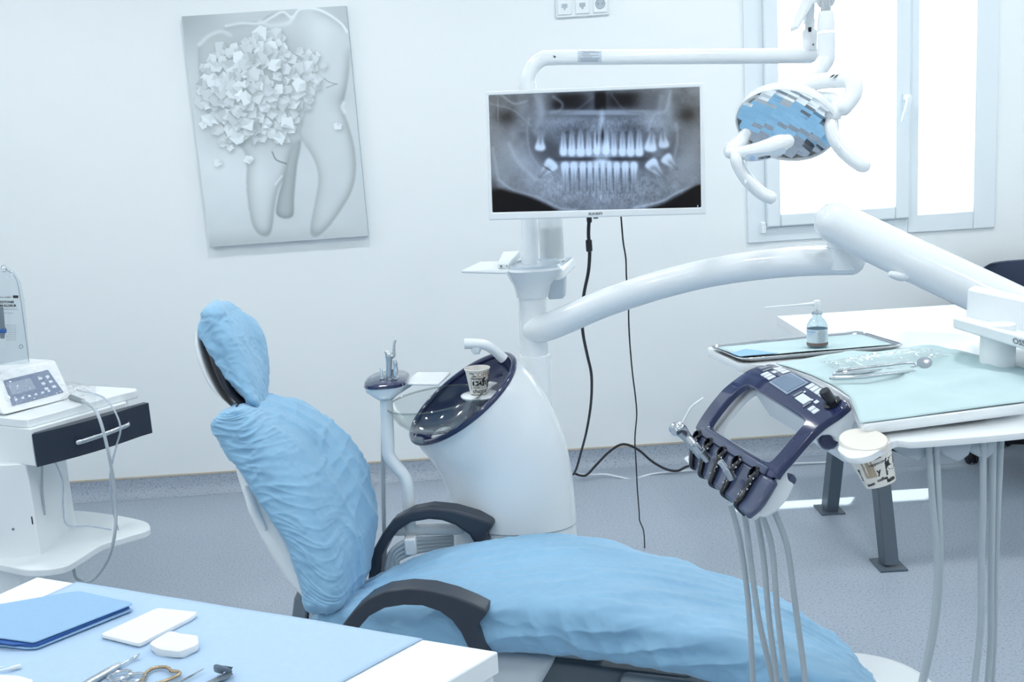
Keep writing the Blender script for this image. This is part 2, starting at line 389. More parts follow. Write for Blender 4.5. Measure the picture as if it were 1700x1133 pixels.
sc.cycles.max_bounces = 10; sc.cycles.diffuse_bounces = 5; sc.cycles.glossy_bounces = 4; sc.cycles.transparent_max_bounces = 12; sc.cycles.sample_clamp_indirect = 6; sc.cycles.caustics_reflective = False; sc.cycles.caustics_refractive = False
try: sc.cycles.use_denoising = True; sc.cycles.denoiser = 'OPENIMAGEDENOISE'
except Exception: pass
# ================================================================ wall picture (canvas print of a crumbling tooth)
root = thing('canvas_picture', 'tall grey canvas print of a tooth crumbling into fragments, hung tilted on the wall', 'picture', at(480,400,YW))
def c1(x, y): return at(280+x/2.636, y/2.636, YW-.032)
TL, TR, BR, BL = c1(57,72), c1(775,25), c1(873,1033), c1(180,1082)
bk = V((0,.031,0)); m_ = MB()
m_.hexa([BL+bk,BR+bk,BR+V((0,.001,0)),BL+V((0,.001,0)),TL+bk,TR+bk,TR+V((0,.001,0)),TL+V((0,.001,0))])
m_.build('canvas_frame', mat('canvas_edge', (196,208,216), .8, bump=.2, bscale=900), root)
W_, H_ = 300, 420
u = np.linspace(0,1,W_)[None,:]; v = np.linspace(0,1,H_)[:,None]
X_ = (57*(1-u)+775*u)*(1-v)+(180*(1-u)+873*u)*v; Y_ = (72*(1-u)+25*u)*(1-v)+(1082*(1-u)+1033*u)*v
g = np.full((H_,W_), 0.)
def gl(x, y, sx, sy): return np.exp(-((X_-x)/sx)**2-((Y_-y)/sy)**2)
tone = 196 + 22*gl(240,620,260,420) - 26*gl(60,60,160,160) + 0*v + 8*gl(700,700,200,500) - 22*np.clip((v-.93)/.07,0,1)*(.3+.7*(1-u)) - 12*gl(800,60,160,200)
def shape(P, base, edge, k=9, soft=1, hl=0):
    global tone
    M = poly_mask(X_, Y_, smoothpoly(P)); B = blur(M, k); inner = np.clip((B-.5)*2, 0, 1)
    t = base - edge*(1-inner)**1.3
    gx = np.gradient(blur(M, max(2, k//2)), axis=1); gy = np.gradient(blur(M, max(2, k//2)), axis=0)
    t = t + hl*(gx+gy)*6
    a = blur(M, soft) if soft else M.astype(float)
    tone = tone*(1-a)+t*a
root_mid = [(500,590),(575,595),(560,720),(548,850),(545,935),(520,952),(490,948),(470,925),(480,850),(500,760)]
shape(root_mid, 176, 30, 6)
crown = [(130,200),(160,160),(230,130),(270,105),(330,98),(400,90),(440,65),(500,50),(540,62),(575,36),(640,36),(700,60),(760,95),(788,140),(792,230),(785,330),(768,420),(757,455),(768,490),
  (790,550),(812,640),(818,740),(800,830),(750,920),(700,990),(650,1035),(622,1025),(622,980),(640,880),(655,780),(640,700),(600,630),(575,605),(540,640),(515,740),(480,820),(463,900),(455,980),(440,1028),(405,1030),(370,990),(350,900),(340,800),(340,700),(320,640),(230,560),(160,470),(135,330)]
shape(crown, 203, 36, 10, hl=10)
# bright rim along the cusps and shading on the body
def stroke(P, wd, val, amt=.8):
    global tone
    d = np.full(X_.shape, 1e9); P = [(q.x,q.y) for q in catmull([V((x,y,0)) for x,y in P], 5)] if len(P) > 2 else P
    for (x1,y1),(x2,y2) in zip(P[:-1], P[1:]):
        L2 = (x2-x1)**2+(y2-y1)**2; t = np.clip(((X_-x1)*(x2-x1)+(Y_-y1)*(y2-y1))/L2, 0, 1)
        d = np.minimum(d, np.hypot(X_-x1-t*(x2-x1), Y_-y1-t*(y2-y1)))
    a = np.exp(-(d/wd)**2)*amt; tone = tone*(1-a)+val*a
stroke([(135,190),(175,155),(230,135),(270,150)], 9, 232); stroke([(250,112),(320,100),(400,100),(450,75),(500,52),(540,75),(575,40),(640,38),(700,62),(755,100),(780,135)], 6, 236)
stroke([(400,95),(450,110),(520,100),(545,75)], 10, 226); 
tone += -14*gl(690,250,70,160)*0 - 10*gl(740,420,50,60) + 10*gl(660,140,60,90) + 8*gl(400,760,40,140)
stroke([(765,440),(757,458),(768,480)], 8, 225, .6)
stroke([(600,470),(575,560),(582,600)], 6, 170, .6); stroke([(452,655),(470,690),(515,708)], 3, 120, .9); stroke([(455,640),(520,600)], 3, 190)
stroke([(680,335),(700,350),(735,360)], 2.5, 150); stroke([(690,375),(735,358)], 2.5, 150); stroke([(465,800),(495,762)], 5, 225,.6)
# cluster of fragments
tone = tone*(1-.75*np.clip(1.3*np.exp(-(((X_-370)/230)**4+((Y_-380)/250)**4)),0,1)) + 168*.75*np.clip(1.3*np.exp(-(((X_-370)/230)**4+((Y_-380)/250)**4)),0,1)*1.0
rr = random.Random(11)
def in_cluster(x, y):
    return poly_in(x, y, [(150,270),(230,200),(330,170),(400,130),(470,140),(550,200),(660,210),(680,280),(640,330),(660,390),(600,470),(555,560),(520,600),(450,600),(390,600),(300,640),(230,620),(160,500),(130,400)])
def poly_in(x, y, P): return bool(poly_mask(np.array([[x]]), np.array([[y]]), P)[0,0])
def shard(cx, cy, s, val):
    global tone
    n = rr.choice([4,5,5,6]); a0 = rr.random()*6.28; P = []
    for k in range(n):
        a = a0+2*PI*k/n+rr.uniform(-.25,.25); q = s*rr.uniform(.75,1.15); P.append((cx+q*math.cos(a), cy+q*math.sin(a)))
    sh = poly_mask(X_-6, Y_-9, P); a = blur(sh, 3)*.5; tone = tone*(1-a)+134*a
    M = poly_mask(X_, Y_, P).astype(float); tone = tone*(1-M)+val*M
    k = rr.randrange(n); j = (k+rr.choice([2,3])) % n; q = (cx+rr.uniform(-.3,.3)*s, cy+rr.uniform(-.1,.4)*s)
    F2 = [P[k], P[(k+1) % n], q]; M = poly_mask(X_, Y_, F2).astype(float); tone = tone*(1-M)+(val-rr.uniform(8,24))*M
    F2 = [P[(k+1) % n], P[(k+2) % n], q]; M = poly_mask(X_, Y_, F2).astype(float); tone = tone*(1-M)+(val-rr.uniform(-10,18))*M
pts = []
while len(pts) < 150:
    x = rr.uniform(125,690); y = rr.uniform(130,640)
    if in_cluster(x, y) and all((x-a)**2+(y-b)**2 > 26**2 for a, b in pts): pts.append((x, y))
pts.sort(key=lambda p: -(abs(p[0]-330)+abs(p[1]-400)))
for x, y in pts: shard(x, y, rr.uniform(20,38), rr.uniform(196,224))
for x, y, s in ((150,537,20),(212,704,22),(350,688,26),(268,640,20),(738,540,20),(485,590,34),(517,530,38),(345,535,32),(300,595,34),(575,360,34),(465,275,34)): shard(x, y, s, 222)
tone += (vnoise(X_, Y_, 60, 3)-.5)*3
tone = (tone-196)*1.15+208
rgb = np.stack([tone-7, tone+2, tone+6], -1)*1.0
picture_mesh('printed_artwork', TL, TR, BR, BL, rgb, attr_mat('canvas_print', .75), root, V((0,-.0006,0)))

# ================================================================ x-ray monitor
YM = 2.6
root = thing('wall_mount_monitor', 'white-framed flat monitor on the dental unit pole showing a panoramic jaw x-ray', 'monitor', at(990,360,YM))
def mp(px, py): return at(px, py, 2.63-.06*(px-806)/362)
bn = (mp(1168,137)-mp(806,152)).cross(mp(806,152)-mp(812,366)).normalized()
if bn.y > 0: bn = -bn      # towards the camera
O = [mp(806,152),mp(1168,137),mp(1172,356),mp(812,366)]; I = [mp(811,158.5),mp(1161.5,144.5),mp(1164,344.5),mp(817.5,353)]
m_ = MB(); fr = bn*.006
m_.add(O+I+[p-fr for p in I]+[p-bn*.028 for p in O], [(0,1,5,4),(1,2,6,5),(2,3,7,6),(3,0,4,7),(4,5,9,8),(5,6,10,9),(6,7,11,10),(7,4,8,11),(8,9,10,11),(0,12,13,1),(1,13,14,2),(2,14,15,3),(3,15,12,0),(15,14,13,12)])
m_.build('bezel', WHITE, root, bevel=.0025, smooth=False)
c = (O[0]+O[1]+O[2]+O[3])*.25; xa = (O[1]-O[0]).normalized(); ya = (O[0]-O[3]).normalized()
m_ = MB(); m_.box(c-bn*.045, xa*.17, ya*.09, bn*.02); m_.build('back_housing', WHITE2, root, bevel=.01)
pc = at(880,300,2.78)
m_ = MB(); m_.box(c-bn*.07+xa*-.02, xa*.05, ya*.05, bn*.006); m_.tube([c-bn*.07, c-bn*.11-xa*.06, V((pc.x+.02,2.76,c.z)), V((pc.x,2.80,c.z))], .016); m_.build('mount_bracket', WHITE2, root, bevel=.003)
m_ = MB(); text_on(m_, 'axen', .0125, mp(988.5,354.3)+bn*.0012, xa, ya, sx=1.5, bold=.0002); m_.build('logo_lettering', mat('logo_grey_print', (110,116,128), .5), root, smooth=False)
m_ = MB(); m_.box(mp(989,361.5)-bn*.008, xa*.006, ya*.0035, bn*.004); m_.build('power_button', MIDGREY, root, bevel=.001)
W_, H_ = 560, 310
u = np.linspace(0,1,W_)[None,:]; v = np.linspace(0,1,H_)[:,None]
X_ = (88*(1-u)+1027*u)*(1-v)+(103*(1-u)+1033*u)*v; Y_ = (265*(1-u)+228*u)*(1-v)+(790*(1-u)+768*u)*v
tone = np.full((H_,W_), 128.) + (vnoise(X_,Y_,40,1)-.5)*24 + (vnoise(X_,Y_,14,2)-.5)*12
def blob(x, y, sx, sy, val, amt, rot=0, p=2):
    global tone
    c, s = math.cos(rot), math.sin(rot); dx = (X_-x)*c+(Y_-y)*s; dy = -(X_-x)*s+(Y_-y)*c
    a = amt*np.exp(-(np.abs(dx/sx)**p+np.abs(dy/sy)**p)); tone = tone*(1-a)+val*a
# soft structures
blob(130,500,60,150,140,.7); blob(990,490,50,150,128,.7)
blob(600,300,330,60,96,.8,p=4); blob(455,290,70,36,44,.9,p=4); blob(690,285,75,34,40,.9,p=4); blob(400,305,28,22,50,.8); blob(590,290,26,44,18,.95,p=4); blob(800,300,70,50,110,.5)
blob(510,300,40,24,60,.6); blob(850,285,30,40,120,.6); blob(190,290,40,30,110,.6); blob(170,360,50,38,60,.75); blob(975,350,45,40,58,.75); blob(240,330,24,70,150,.5); blob(320,320,26,90,168,.6); blob(890,320,26,90,165,.6)
blob(600,340,240,12,168,.75,p=4); blob(600,366,230,10,120,.5,p=4)
blob(600,410,280,44,140,.6,p=4); blob(470,420,70,40,74,.6); blob(720,420,70,40,70,.6); blob(640,400,60,50,150,.3); blob(420,385,90,30,165,.5); blob(820,370,70,40,175,.6)
blob(350,520,80,60,88,.85,p=3); blob(300,480,50,60,100,.6); blob(900,540,40,60,100,.6); blob(780,560,50,50,84,.7)
blob(250,560,110,60,176,.65,rot=.7); blob(960,560,90,50,160,.6,rot=-.8); blob(380,660,160,70,172,.55); blob(800,660,150,70,150,.5); blob(590,690,240,70,150,.55); blob(590,600,60,160,176,.6)
blob(150,600,60,80,152,.6); blob(990,600,40,80,150,.5)
blob(590,548,200,9,70,.8,p=4)
tex = vnoise(X_,Y_,16,5)*.35+vnoise(X_*1.3,Y_*.8,8,8)*.4+vnoise(X_,Y_,5,6)*.25
a = np.clip(np.exp(-(((X_-600)/330)**4+((Y_-690)/80)**4)),0,1)*.9; tone = tone+a*(tex-.5)*62
a = np.clip(np.exp(-(((X_-600)/260)**4+((Y_-410)/50)**4)),0,1)*.9; tone = tone+a*(tex-.5)*52
# teeth
def tooth(cx, cy, w, h, rot=0, up=True, val=212, root_=1.7):
    global tone
    c, s = math.cos(rot), math.sin(rot); k = -1 if up else 1      # roots go up for upper teeth
    P = [(-w*.5,0),(-w*.46,h*.32*-k),(-w*.2,h*.46*-k),(w*.2,h*.46*-k),(w*.46,h*.32*-k),(w*.5,0),(w*.36,h*.5*k),(w*.22,h*1.2*k),(w*.05,h*root_*k),(-w*.08,h*root_*k),(-w*.26,h*1.1*k),(-w*.38,h*.5*k)]
    P = smoothpoly([(cx+x*c-y*s, cy+x*s+y*c) for x, y in P], 4); M = poly_mask(X_, Y_, P).astype(float)
    t = np.clip(((Y_-cy)*c-(X_-cx)*s)*k/(h*root_), -.4, 1); B = blur(M, 2)
    vv = val-46*np.clip(t,0,1)-34*np.exp(-((((X_-cx)*c+(Y_-cy)*s)/(w*.13))**2))*np.clip(t*3,0,1)-28*(1-np.clip((B-.5)*2,0,1))
    a = B*np.clip(1.05-np.clip(t,0,1)*.35,0,1); tone = tone*(1-a)+vv*a
for x, w, h in ((425,38,60),(462,40,62),(502,44,66),(538,34,60),(573,36,66),(614,40,66),(650,32,60),(688,38,62),(724,42,64),(762,40,64)): tooth(x, 508 if x not in (573,614) else 500, w, h, 0, True)
tooth(320,492,50,44,.05,True,206,1.3); tooth(812,494,58,50,.1,True,208,1.6); tooth(870,480,50,46,-.1,True,196,1.5)
for x, w in ((432,42),(471,40),(511,36),(543,27),(571,26),(600,26),(629,28),(662,34),(700,38),(738,38)): tooth(x+0, 585, w, 58, 0, False, 208, 2.3 if 480<x<690 else 1.9)
for x in (452,492,528,557,586,615,645,681,719): stroke([(x,590),(x+1,640),(x+2,690)], 3, 96, .55)
for x in (444,482,520,556,634,671,706,743): stroke([(x,500),(x,450),(x+1,425)], 3, 96, .5)
tooth(368,575,66,52,.75,False,206,1.5); tooth(818,572,62,50,-.7,False,206,1.6); tooth(884,548,56,44,-.75,False,200,1.5)
blob(595,556,34,14,225,.7); blob(578,500,14,44,228,.6); blob(615,505,16,40,228,.6); blob(597,380,12,50,205,.7); blob(600,440,7,36,30,.7); blob(575,455,5,30,40,.5)
for a0 in range(3): blob(340+a0*12, 585+a0*6, 14, 3, 90, .6, .75)
blob(820,590,16,12,130,.6); blob(130,330,2,60,175,.5)
# lines of the sinus walls / mandible edge
stroke([(270,370),(262,430),(275,520),(320,590)], 7, 170, .35); stroke([(900,250),(880,330),(830,350),(800,420)], 8, 180, .4); stroke([(925,390),(930,470),(900,600)], 7, 165, .4)
stroke([(380,270),(420,300),(410,330),(370,340)], 7, 160, .45); stroke([(300,260),(330,340),(300,420),(330,440)], 14, 165, .4); stroke([(860,270),(850,360),(880,430)], 14, 165, .4); stroke([(640,262),(700,330),(780,345)], 6, 120, .4); stroke([(560,270),(480,330),(400,345)], 6, 120, .4); stroke([(130,640),(200,690),(300,720),(400,768),(480,780)], 7, 175, .6); stroke([(740,770),(860,740),(930,700),(1030,660)], 6, 185, .6)
stroke([(180,480),(220,560),(300,640)], 10, 175,.5); stroke([(105,500),(130,640)], 8, 165,.6); stroke([(130,250),(200,300),(260,290)],6,165,.5); stroke([(90,300),(200,330),(280,400)],4,160,.4)
M = poly_mask(X_, Y_, smoothpoly([(95,690),(200,700),(300,732),(390,778),(420,800),(95,830)])); a = blur(M, 4); tone = tone*(1-a)+26*a
M = poly_mask(X_, Y_, smoothpoly([(770,790),(860,755),(940,712),(1040,665),(1060,800)])); a = blur(M, 4); tone = tone*(1-a)+24*a
blob(110,680,20,40,70,.6)
M = poly_mask(X_, Y_, [(1017,758),(1020,758),(1020,766),(1017,766)]); tone = np.where(M, 235, tone)
tone += (rng.random(tone.shape)-.5)*12; tone = np.clip((tone-122)*1.3+118, 10, 242)
side = np.clip(1-gl(560,480,420,330)*1.2,0,1)*np.clip((900-Y_)/400,0,1)
tone = np.clip(255*(np.clip(tone,0,255)/255)**1.08, 0, 255)
rgb = np.stack([tone*.80+4+side*18, tone*.925+4+side*9, tone*1.06+9-side*10], -1)
picture_mesh('xray_screen', I[0]-bn*.003, I[1]-bn*.003, I[2]-bn*.003, I[3]-bn*.003, rgb, attr_mat('lcd_screen', .25, emit=.86), root)
# ================================================================ dental unit (cuspidor tower, column, monitor pole)
YU = 2.78
root = thing('dental_unit', 'glossy white dental unit tower with dark slanted rinse basin, glass bowl and tall column', 'dental unit', at(855,960,YU))
U = root
st = [((750,960),(960,955),(0,25)),((749,905),(959,905),(0,25)),((748,863),(957,863),(0,25)),((741,815),(951,800),(5,24)),((728,785),(939,735),(12,24)),((713,762),(917,678),(19,24)),((701,748),(888,630),(26,23)),((694,739),(866,603),(30,22)),((687,733),(847,590),(31,21))]
def uring(sa, k=1.0, N=64, dd=.155, off=V((0,0,0))):
    (a, b, mn) = sa; A = at(*a, YU); B = at(*b, YU); c = (A+B)/2; cp = ((a[0]+b[0])/2, (a[1]+b[1])/2)
    nr = at(cp[0]+mn[0], cp[1]+mn[1], YU-dd); fr_ = at(cp[0]-mn[0], cp[1]-mn[1], YU+dd); mv = (nr-fr_)/2; ma = (A-B)/2; c = c+off
    return [c+ma*(k*math.cos(t))+mv*(k*math.sin(t)) for t in (2*PI*i/N for i in range(N))], c, ma, mv
def interp(st, sub):
    fl = [V((s[0][0], s[0][1], s[1][0])) for s in st]; f2 = [V((s[1][1], s[2][0], s[2][1])) for s in st]
    a = catmull(fl, sub); b = catmull(f2, sub)
    return [((p.x,p.y),(p.z,q.x),(q.y,q.z)) for p, q in zip(a, b)]
m_ = MB(); m_.rings([uring(s)[0] for s in interp(st[2:], 6)], False, False); m_.build('tower_shell', WHITE, U)
base = st[:3]; fl = []
m_ = MB(); R0 = [uring(s, .992)[0] for s in interp(st[:3], 4)]; down = [V((p.x, p.y, .0)) for p in R0[0]]; m_.rings([down, [V((p.x,p.y,.03)) for p in R0[0]]]+R0, True, True); m_.build('base_panel', WHITE, U)
rimR, rc, ma, mv = uring(st[-1]); nrm = ma.cross(mv).normalized()
if nrm.z < 0: nrm = -nrm
m_ = MB(); m_.tube([rc+ma*(.985*math.cos(t))+mv*(.985*math.sin(t)) for t in (2*PI*i/64 for i in range(65))], .0085, seg=10, sub=1, cap=False); m_.build('basin_rim', NAVY, U)
m_ = MB(); rr_ = []
for k, d in ((1.0,.001),(.97,-.004),(.93,-.02),(.86,-.045),(.72,-.066),(.5,-.076),(.25,-.08),(.02,-.081)):
    rr_.append([rc+nrm*d+ma*(k*math.cos(t))+mv*(k*math.sin(t)) for t in (2*PI*i/64 for i in range(64))])
m_.rings(rr_, False, True); m_.build('basin', NAVY, U)
# cup rest
cr_ = at(797,655,YU-.06)
m_ = MB(); m_.lathe([(.010,-.06),(.014,-.03),(.05,-.008),(.054,-.003),(.053,.0),(.046,.002),(.0,.002)], cr_, seg=40, cap0=True); 
hk = at(820,640,YU+.03); m_.box((cr_+hk)/2+V((0,0,.004)), (hk-cr_)/2, V((.012,-.012,0)), (0,0,.006)); m_.build('cup_rest', WHITE, U, bevel=.002)
_d = ray(733,719); dc = C0+_d*((rc+nrm*-.036-C0).dot(nrm)/_d.dot(nrm))
m_ = MB(); m_.lathe([(.034,-.02),(.034,-.006),(.030,.002),(.018,.009),(.006,.011),(.005,.008),(0,.008)], dc, nrm.lerp(V((0,0,1)),.5)); m_.build('drain_cover', WHITE, U)
m_ = MB(); m_.tube([at(771,571,YU-.07),at(790,571,YU-.07),at(808,574,YU-.065),at(822,583,YU-.055),at(836,596,YU-.045)],[.0145,.0145,.014,.014,.0145],seg=18); 
fa = m_.build('rinse_faucet', WHITE, U)
m_ = MB(); m_.lathe([(.0135,0),(.0125,-.012),(.008,-.020),(0,-.020)], at(790,576,YU-.07)); m_.build('nozzle', WHITE, fa)
# glass bowl : thin lathe, tilted
gc = at(722,665,YU-.10); ax = V((-.10,-.03,1)).normalized()
m_ = MB(); pr = [(.02,-.086),(.05,-.082),(.085,-.066),(.108,-.044),(.122,-.02),(.130,.0),(.132,.003),(.1305,.0045),(.1265,.001),(.118,-.02),(.104,-.043),(.082,-.063),(.05,-.078),(.02,-.082)]
m_.lathe(pr, gc, ax, seg=72, sy=.95, cap0=False, cap1=False)
bowlm = clear_mat('bowl_glass', (247,249,248), gloss=.1); m_.build('glass_bowl', bowlm, U)
m_ = MB(); m_.tube([gc+ax*.003+V((math.cos(t)*.1295,math.sin(t)*.1295*.95,0))+V((0,0,-ax.x/ax.z*math.cos(t)*.1295-ax.y/ax.z*math.sin(t)*.123)) for t in (2*PI*i/60 for i in range(61))], .0028, seg=8, sub=1, cap=False); m_.build('bowl_rim', clear_mat('rim_glass',(236,239,238),gloss=.3), U)
m_ = MB(); m_.box(at(696,731,YU-.12), V((.012,0,-.003)), V((0,.012,0)), V((0,0,.007))); m_.build('bowl_bracket', MIDGREY, U, bevel=.004)
# seams
m_ = MB(); rs = uring(st[2], 1.002)[0]; m_.tube(rs+[rs[0]], .0012, seg=6, sub=1, cap=False); m_.build('panel_seam', mat('seam_grey_rubber',(150,162,172),.6), U)  # thin grey strip at the base panel joint
# column
YC_ = 2.88
m_ = MB(); m_.lathe([(.046,-.42),(.046,0),(.044,.006)], at(888,592,YC_), at(886,500,YC_)-at(889,660,YC_), seg=36); m_.build('column_sleeve', WHITE, U)
a = at(887,592,YC_); b_ = at(884,500,YC_)
m_ = MB(); dz = (b_-a); h = dz.length; m_.lathe([(.0405,-.02),(.0405,h-.02),(.041,h-.015),(.041,h),(.036,h+.018)], a, dz, seg=36); m_.build('column', WHITE, U)
# upper pole + lamp beam are the lamp's own; console bowl
bc = at(883,488,YC_)
def rr2(cx, cy, z, hx, hy, n=40, e=4., y=YC_):
    o = at(cx, cy, y); out = []
    for k in range(n):
        t = 2*PI*k/n; c, s = math.cos(t), math.sin(t); r = (abs(c)**e+abs(s)**e)**(-1/e); out.append(o+V((c*r*hx, s*r*hy, z)))
    return out
m_ = MB(); m_.rings([rr2(884,493,0,.045,.045,e=2),rr2(884,486,0,.048,.048,e=2),rr2(884,474,0,.052,.055,e=2.3),rr2(885,462,0,.066,.078,e=2.6),rr2(886,452,0,.076,.098,e=3),rr2(887,444,0,.081,.115,e=3.2),rr2(887,440,0,.079,.113,e=3.2)]); m_.build('console_bowl', WHITE, U)
m_ = MB(); m_.rings([rr2(887,440,0,.0785,.112,e=3.2),rr2(887,436,0,.073,.106,e=3.2),rr2(887,436,0,.060,.085,e=3.2),rr2(887,436,-.003,.058,.083,e=3.2)]); m_.build('console_top', mat('grey_console_top',(176,190,202),.25,coat=.4), U)
# right side tray pan
A_,B_,C_,D_ = at(896,447,YC_-.02), at(933,445,YC_-.02), at(955,426,YC_+.22), at(905,429,YC_+.22)
m_ = MB(); dn = V((0,0,-.035)); m_.hexa([A_+dn,B_+dn*1.0,C_+dn,D_+dn,A_,B_,C_,D_]); m_.build('side_pan', WHITE, U, bevel=.008, bseg=3)
ins = lambda p: p.lerp((A_+B_+C_+D_)/4, .18)+V((0,0,.0005))
m_ = MB(); m_.hexa([ins(p)+V((0,0,.0005)) for p in (A_,B_,C_,D_)]+[ins(p)+V((0,0,.002)) for p in (A_,B_,C_,D_)]); m_.build('pan_mat', mat('grey_pan_mat',(166,180,194),.35), U)
m_ = MB(); m_.hexa([at(910,498,YC_+.06),at(936,496,YC_+.06),at(940,492,YC_+.16),at(914,494,YC_+.16),at(908,460,YC_+.05),at(938,458,YC_+.05),at(941,456,YC_+.17),at(911,458,YC_+.17)]); m_.build('waste_bin', FROST2, U, bevel=.006)
# left shelf
m_ = MB(); S = [at(765,449,YC_-.1),at(843,451,YC_-.1),at(848,434,YC_+.06),at(797,434,YC_+.06)]; m_.prism(S, V((0,0,-.008))); m_.build('side_shelf', WHITE, U, bevel=.004, bseg=3)
# box with buttons on the shelf
t_ = thing('control_box', 'small white control box with round button on the shelf beside the monitor pole', 'control box', at(838,446,YC_-.05))
m_ = MB(); q = [at(826,446,YC_-.06),at(845,447,YC_-.06),at(864,428,YC_+.06),at(836,430,YC_+.06)]; up_ = V((0,0,.014)); m_.hexa([p for p in q]+[q[0]+up_,q[1]+up_,q[2]+up_*1.5,q[3]+up_*1.5]); m_.build('casing', WHITE2, t_, bevel=.003)
m_ = MB(); m_.lathe([(.0035,0),(.003,.002),(0,.002)], at(832,442.5,YC_-.061), (0,-1,.2), seg=12); m_.lathe([(.002,0),(.002,.001)], at(841,442,YC_-.061), (0,-1,.2), seg=8); m_.build('button', MIDGREY, t_)
m_ = MB(); m_.box(at(843,433,YC_)+V((0,0,.004)), V((.012,0,0)), V((0,.006,.001)), V((0,0,.0012))); m_.build('indicator_strip', MIDGREY, t_)
# cup dispenser and stacked cups
t_ = thing('cup_dispenser', 'clear tube of stacked paper cups standing behind the monitor pole', 'cup dispenser', at(917,432,YC_+.12))
o = at(917,431,YC_+.12)
m_ = MB(); m_.lathe([(.036,.0),(.036,.17),(.034,.17),(.034,0)], o, seg=32, cap0=False, cap1=False); m_.build('clear_tube', FROST, t_)
m_ = MB(); m_.lathe([(.038,-.004),(.038,.003),(.03,.003)], o, seg=32); m_.build('base_ring', WHITE2, t_)
for k in range(8):
    c_ = MB(); z0 = .006+k*.0085; c_.lathe([(.024,z0),(.0305,z0+.026),(.0318,z0+.027),(.0318,z0+.0295),(.0300,z0+.0295),(.0235,z0+.004)], o, seg=28, cap0=True, cap1=False)
    p = c_.build('paper_cup', CUPP, base=o+V((0,0,z0))); tag(p, 'white paper cup nested in the clear dispenser tube', 'cup', 'cups stacked in the dispenser tube')
# ---------------------------------------------------------------- the printed paper cup
def printed_cup(name, label, o, ax, r1, r0_, h, words, xd, lid=False, n=40):
    t_ = thing(name, label, 'cup', o); ax = V(ax).normalized()
    m_ = MB(); m_.lathe([(.0,.002),(r0_-.002,.002),(r0_-.001,0),(r0_,0),(r1,h-.002),(r1+.0015,h-.002),(r1+.0022,h),(r1+.0012,h+.0018),(r1-.0008,h),(r0_-.001,.004),(0,.004)], o, ax, seg=n); m_.build('cup_body', CUPP, t_)
    x = V(xd); x = (x-ax*x.dot(ax)).normalized(); y = ax.cross(x)   # x = outward direction facing the viewer
    for mt in set(w[5] for w in words):
        tb = MB()
        for (s, size, ang, hz, bold, mm, rot) in words:
            if mm is not mt: continue
            vs, fs = text2d(s, size, bold=bold); cr, sr = math.cos(rot), math.sin(rot); P = []
            for v_ in vs:
                vx = v_.x*cr-v_.y*sr; z = min(max(hz*h+v_.x*sr+v_.y*cr, .001), h*.97); r = r0_+(r1-r0_)*z/h+.0005; a = ang+vx/r
                P.append(o+ax*z+x*(math.cos(a)*r)+y*(math.sin(a)*r))
            tb.add(P, fs)
        tb.build('printed_lettering', mt, t_, smooth=False)
    return t_
vw = lambda p: (C0-p).normalized()
o = at(795,652,YU-.06)
W1 = [('cafe',.032,.30,.50,.0012,INK,0),('COFFEE',.018,.55,.80,.0008,TANINK,-.05),('choco',.017,.15,.13,.0004,INK,0),('hot',.008,-.35,.76,.0002,INK,.1),('macchiato',.0085,-.12,.665,.0003,INK,-.05),('latte',.007,-.55,.88,.0002,INK,0),
      ('mocha',.007,-.2,.29,.0002,INK,0),('con leche',.006,.3,.27,.0001,TANINK,0),('latte',.012,1.3,.6,.0004,INK,1.57),('ristretto',.009,1.5,.3,.0003,INK,0),('cappuccino',.007,-.75,.4,.0002,TANINK,1.4),('espresso',.012,2.6,.5,.0004,INK,0),('mocha',.012,-2.2,.6,.0004,TANINK,0)]
printed_cup('paper_cup', 'small printed coffee paper cup standing on the rinse basin under the faucet', o, (0,0,1), .0335, .0235, .068, W1, vw(o)*V((1,1,0)))
# ---------------------------------------------------------------- assistant holder
YA = 2.66
root = thing('assistant_instrument_holder', 'white post with small dark-topped instrument holder left of the rinse basin', 'instrument holder', at(690,880,YA))
m_ = MB(); o = at(641,668,YA)
m_.lathe([(.017,-.17),(.017,0),(.0145,.0)], o, (0,0,1), seg=24); 
m_.tube([at(641,668,YA),at(643,740,YA),at(646,757,YA),at(658,775,YA),at(670,790,YA),at(677,812,YA),at(679,850,YA),at(680,875,YA)],.0172,seg=18) ; m_.v = m_.v; 
m2 = MB(); m2.tube([at(641,655,YA),at(644,735,YA),at(646,757,YA),at(658,775,YA),at(670,790,YA),at(677,812,YA),at(679,850,YA),at(680,880,YA)],.0172,seg=18); m2.build('post', WHITE, root)
m2 = MB(); m2.tube([at(660,880,YA),at(762,878,YA+.02)],.017,sub=1,rounded=True,seg=20); m2.build('swing_arm', WHITE, root)
m2 = MB(); m2.rings([rr2(641,664,0,.018,.018,e=2,y=YA),rr2(641,655,0,.034,.05,e=2.2,y=YA),rr2(641,645,0,.052,.07,e=2.6,y=YA+.02),rr2(642,636,0,.057,.085,e=2.8,y=YA+.03),rr2(642,633,0,.057,.086,e=2.8,y=YA+.03)]); m2.build('holder_bowl', WHITE, root)
m2 = MB(); m2.rings([rr2(642,634,0,.059,.09,e=3,y=YA+.03),rr2(643,629,0,.058,.089,e=3,y=YA+.03),rr2(644,626,0,.05,.08,e=3,y=YA+.03)]); m2.build('holder_top', NAVY, root)
m2 = MB(); m2.prism([at(668,636,YA),at(728,637,YA),at(748,618,YA+.14),at(692,618,YA+.14)], V((0,0,-.007))); m2.build('side_tray', WHITE, root, bevel=.004, bseg=3)
m2 = MB(); m2.hexa([at(658,655,YA),at(664,655,YA),at(668,650,YA+.04),at(662,650,YA+.04),at(664,638,YA),at(676,638,YA),at(692,636,YA+.06),at(668,636,YA+.06)]); m2.build('tray_bracket', WHITE2, root, bevel=.002)
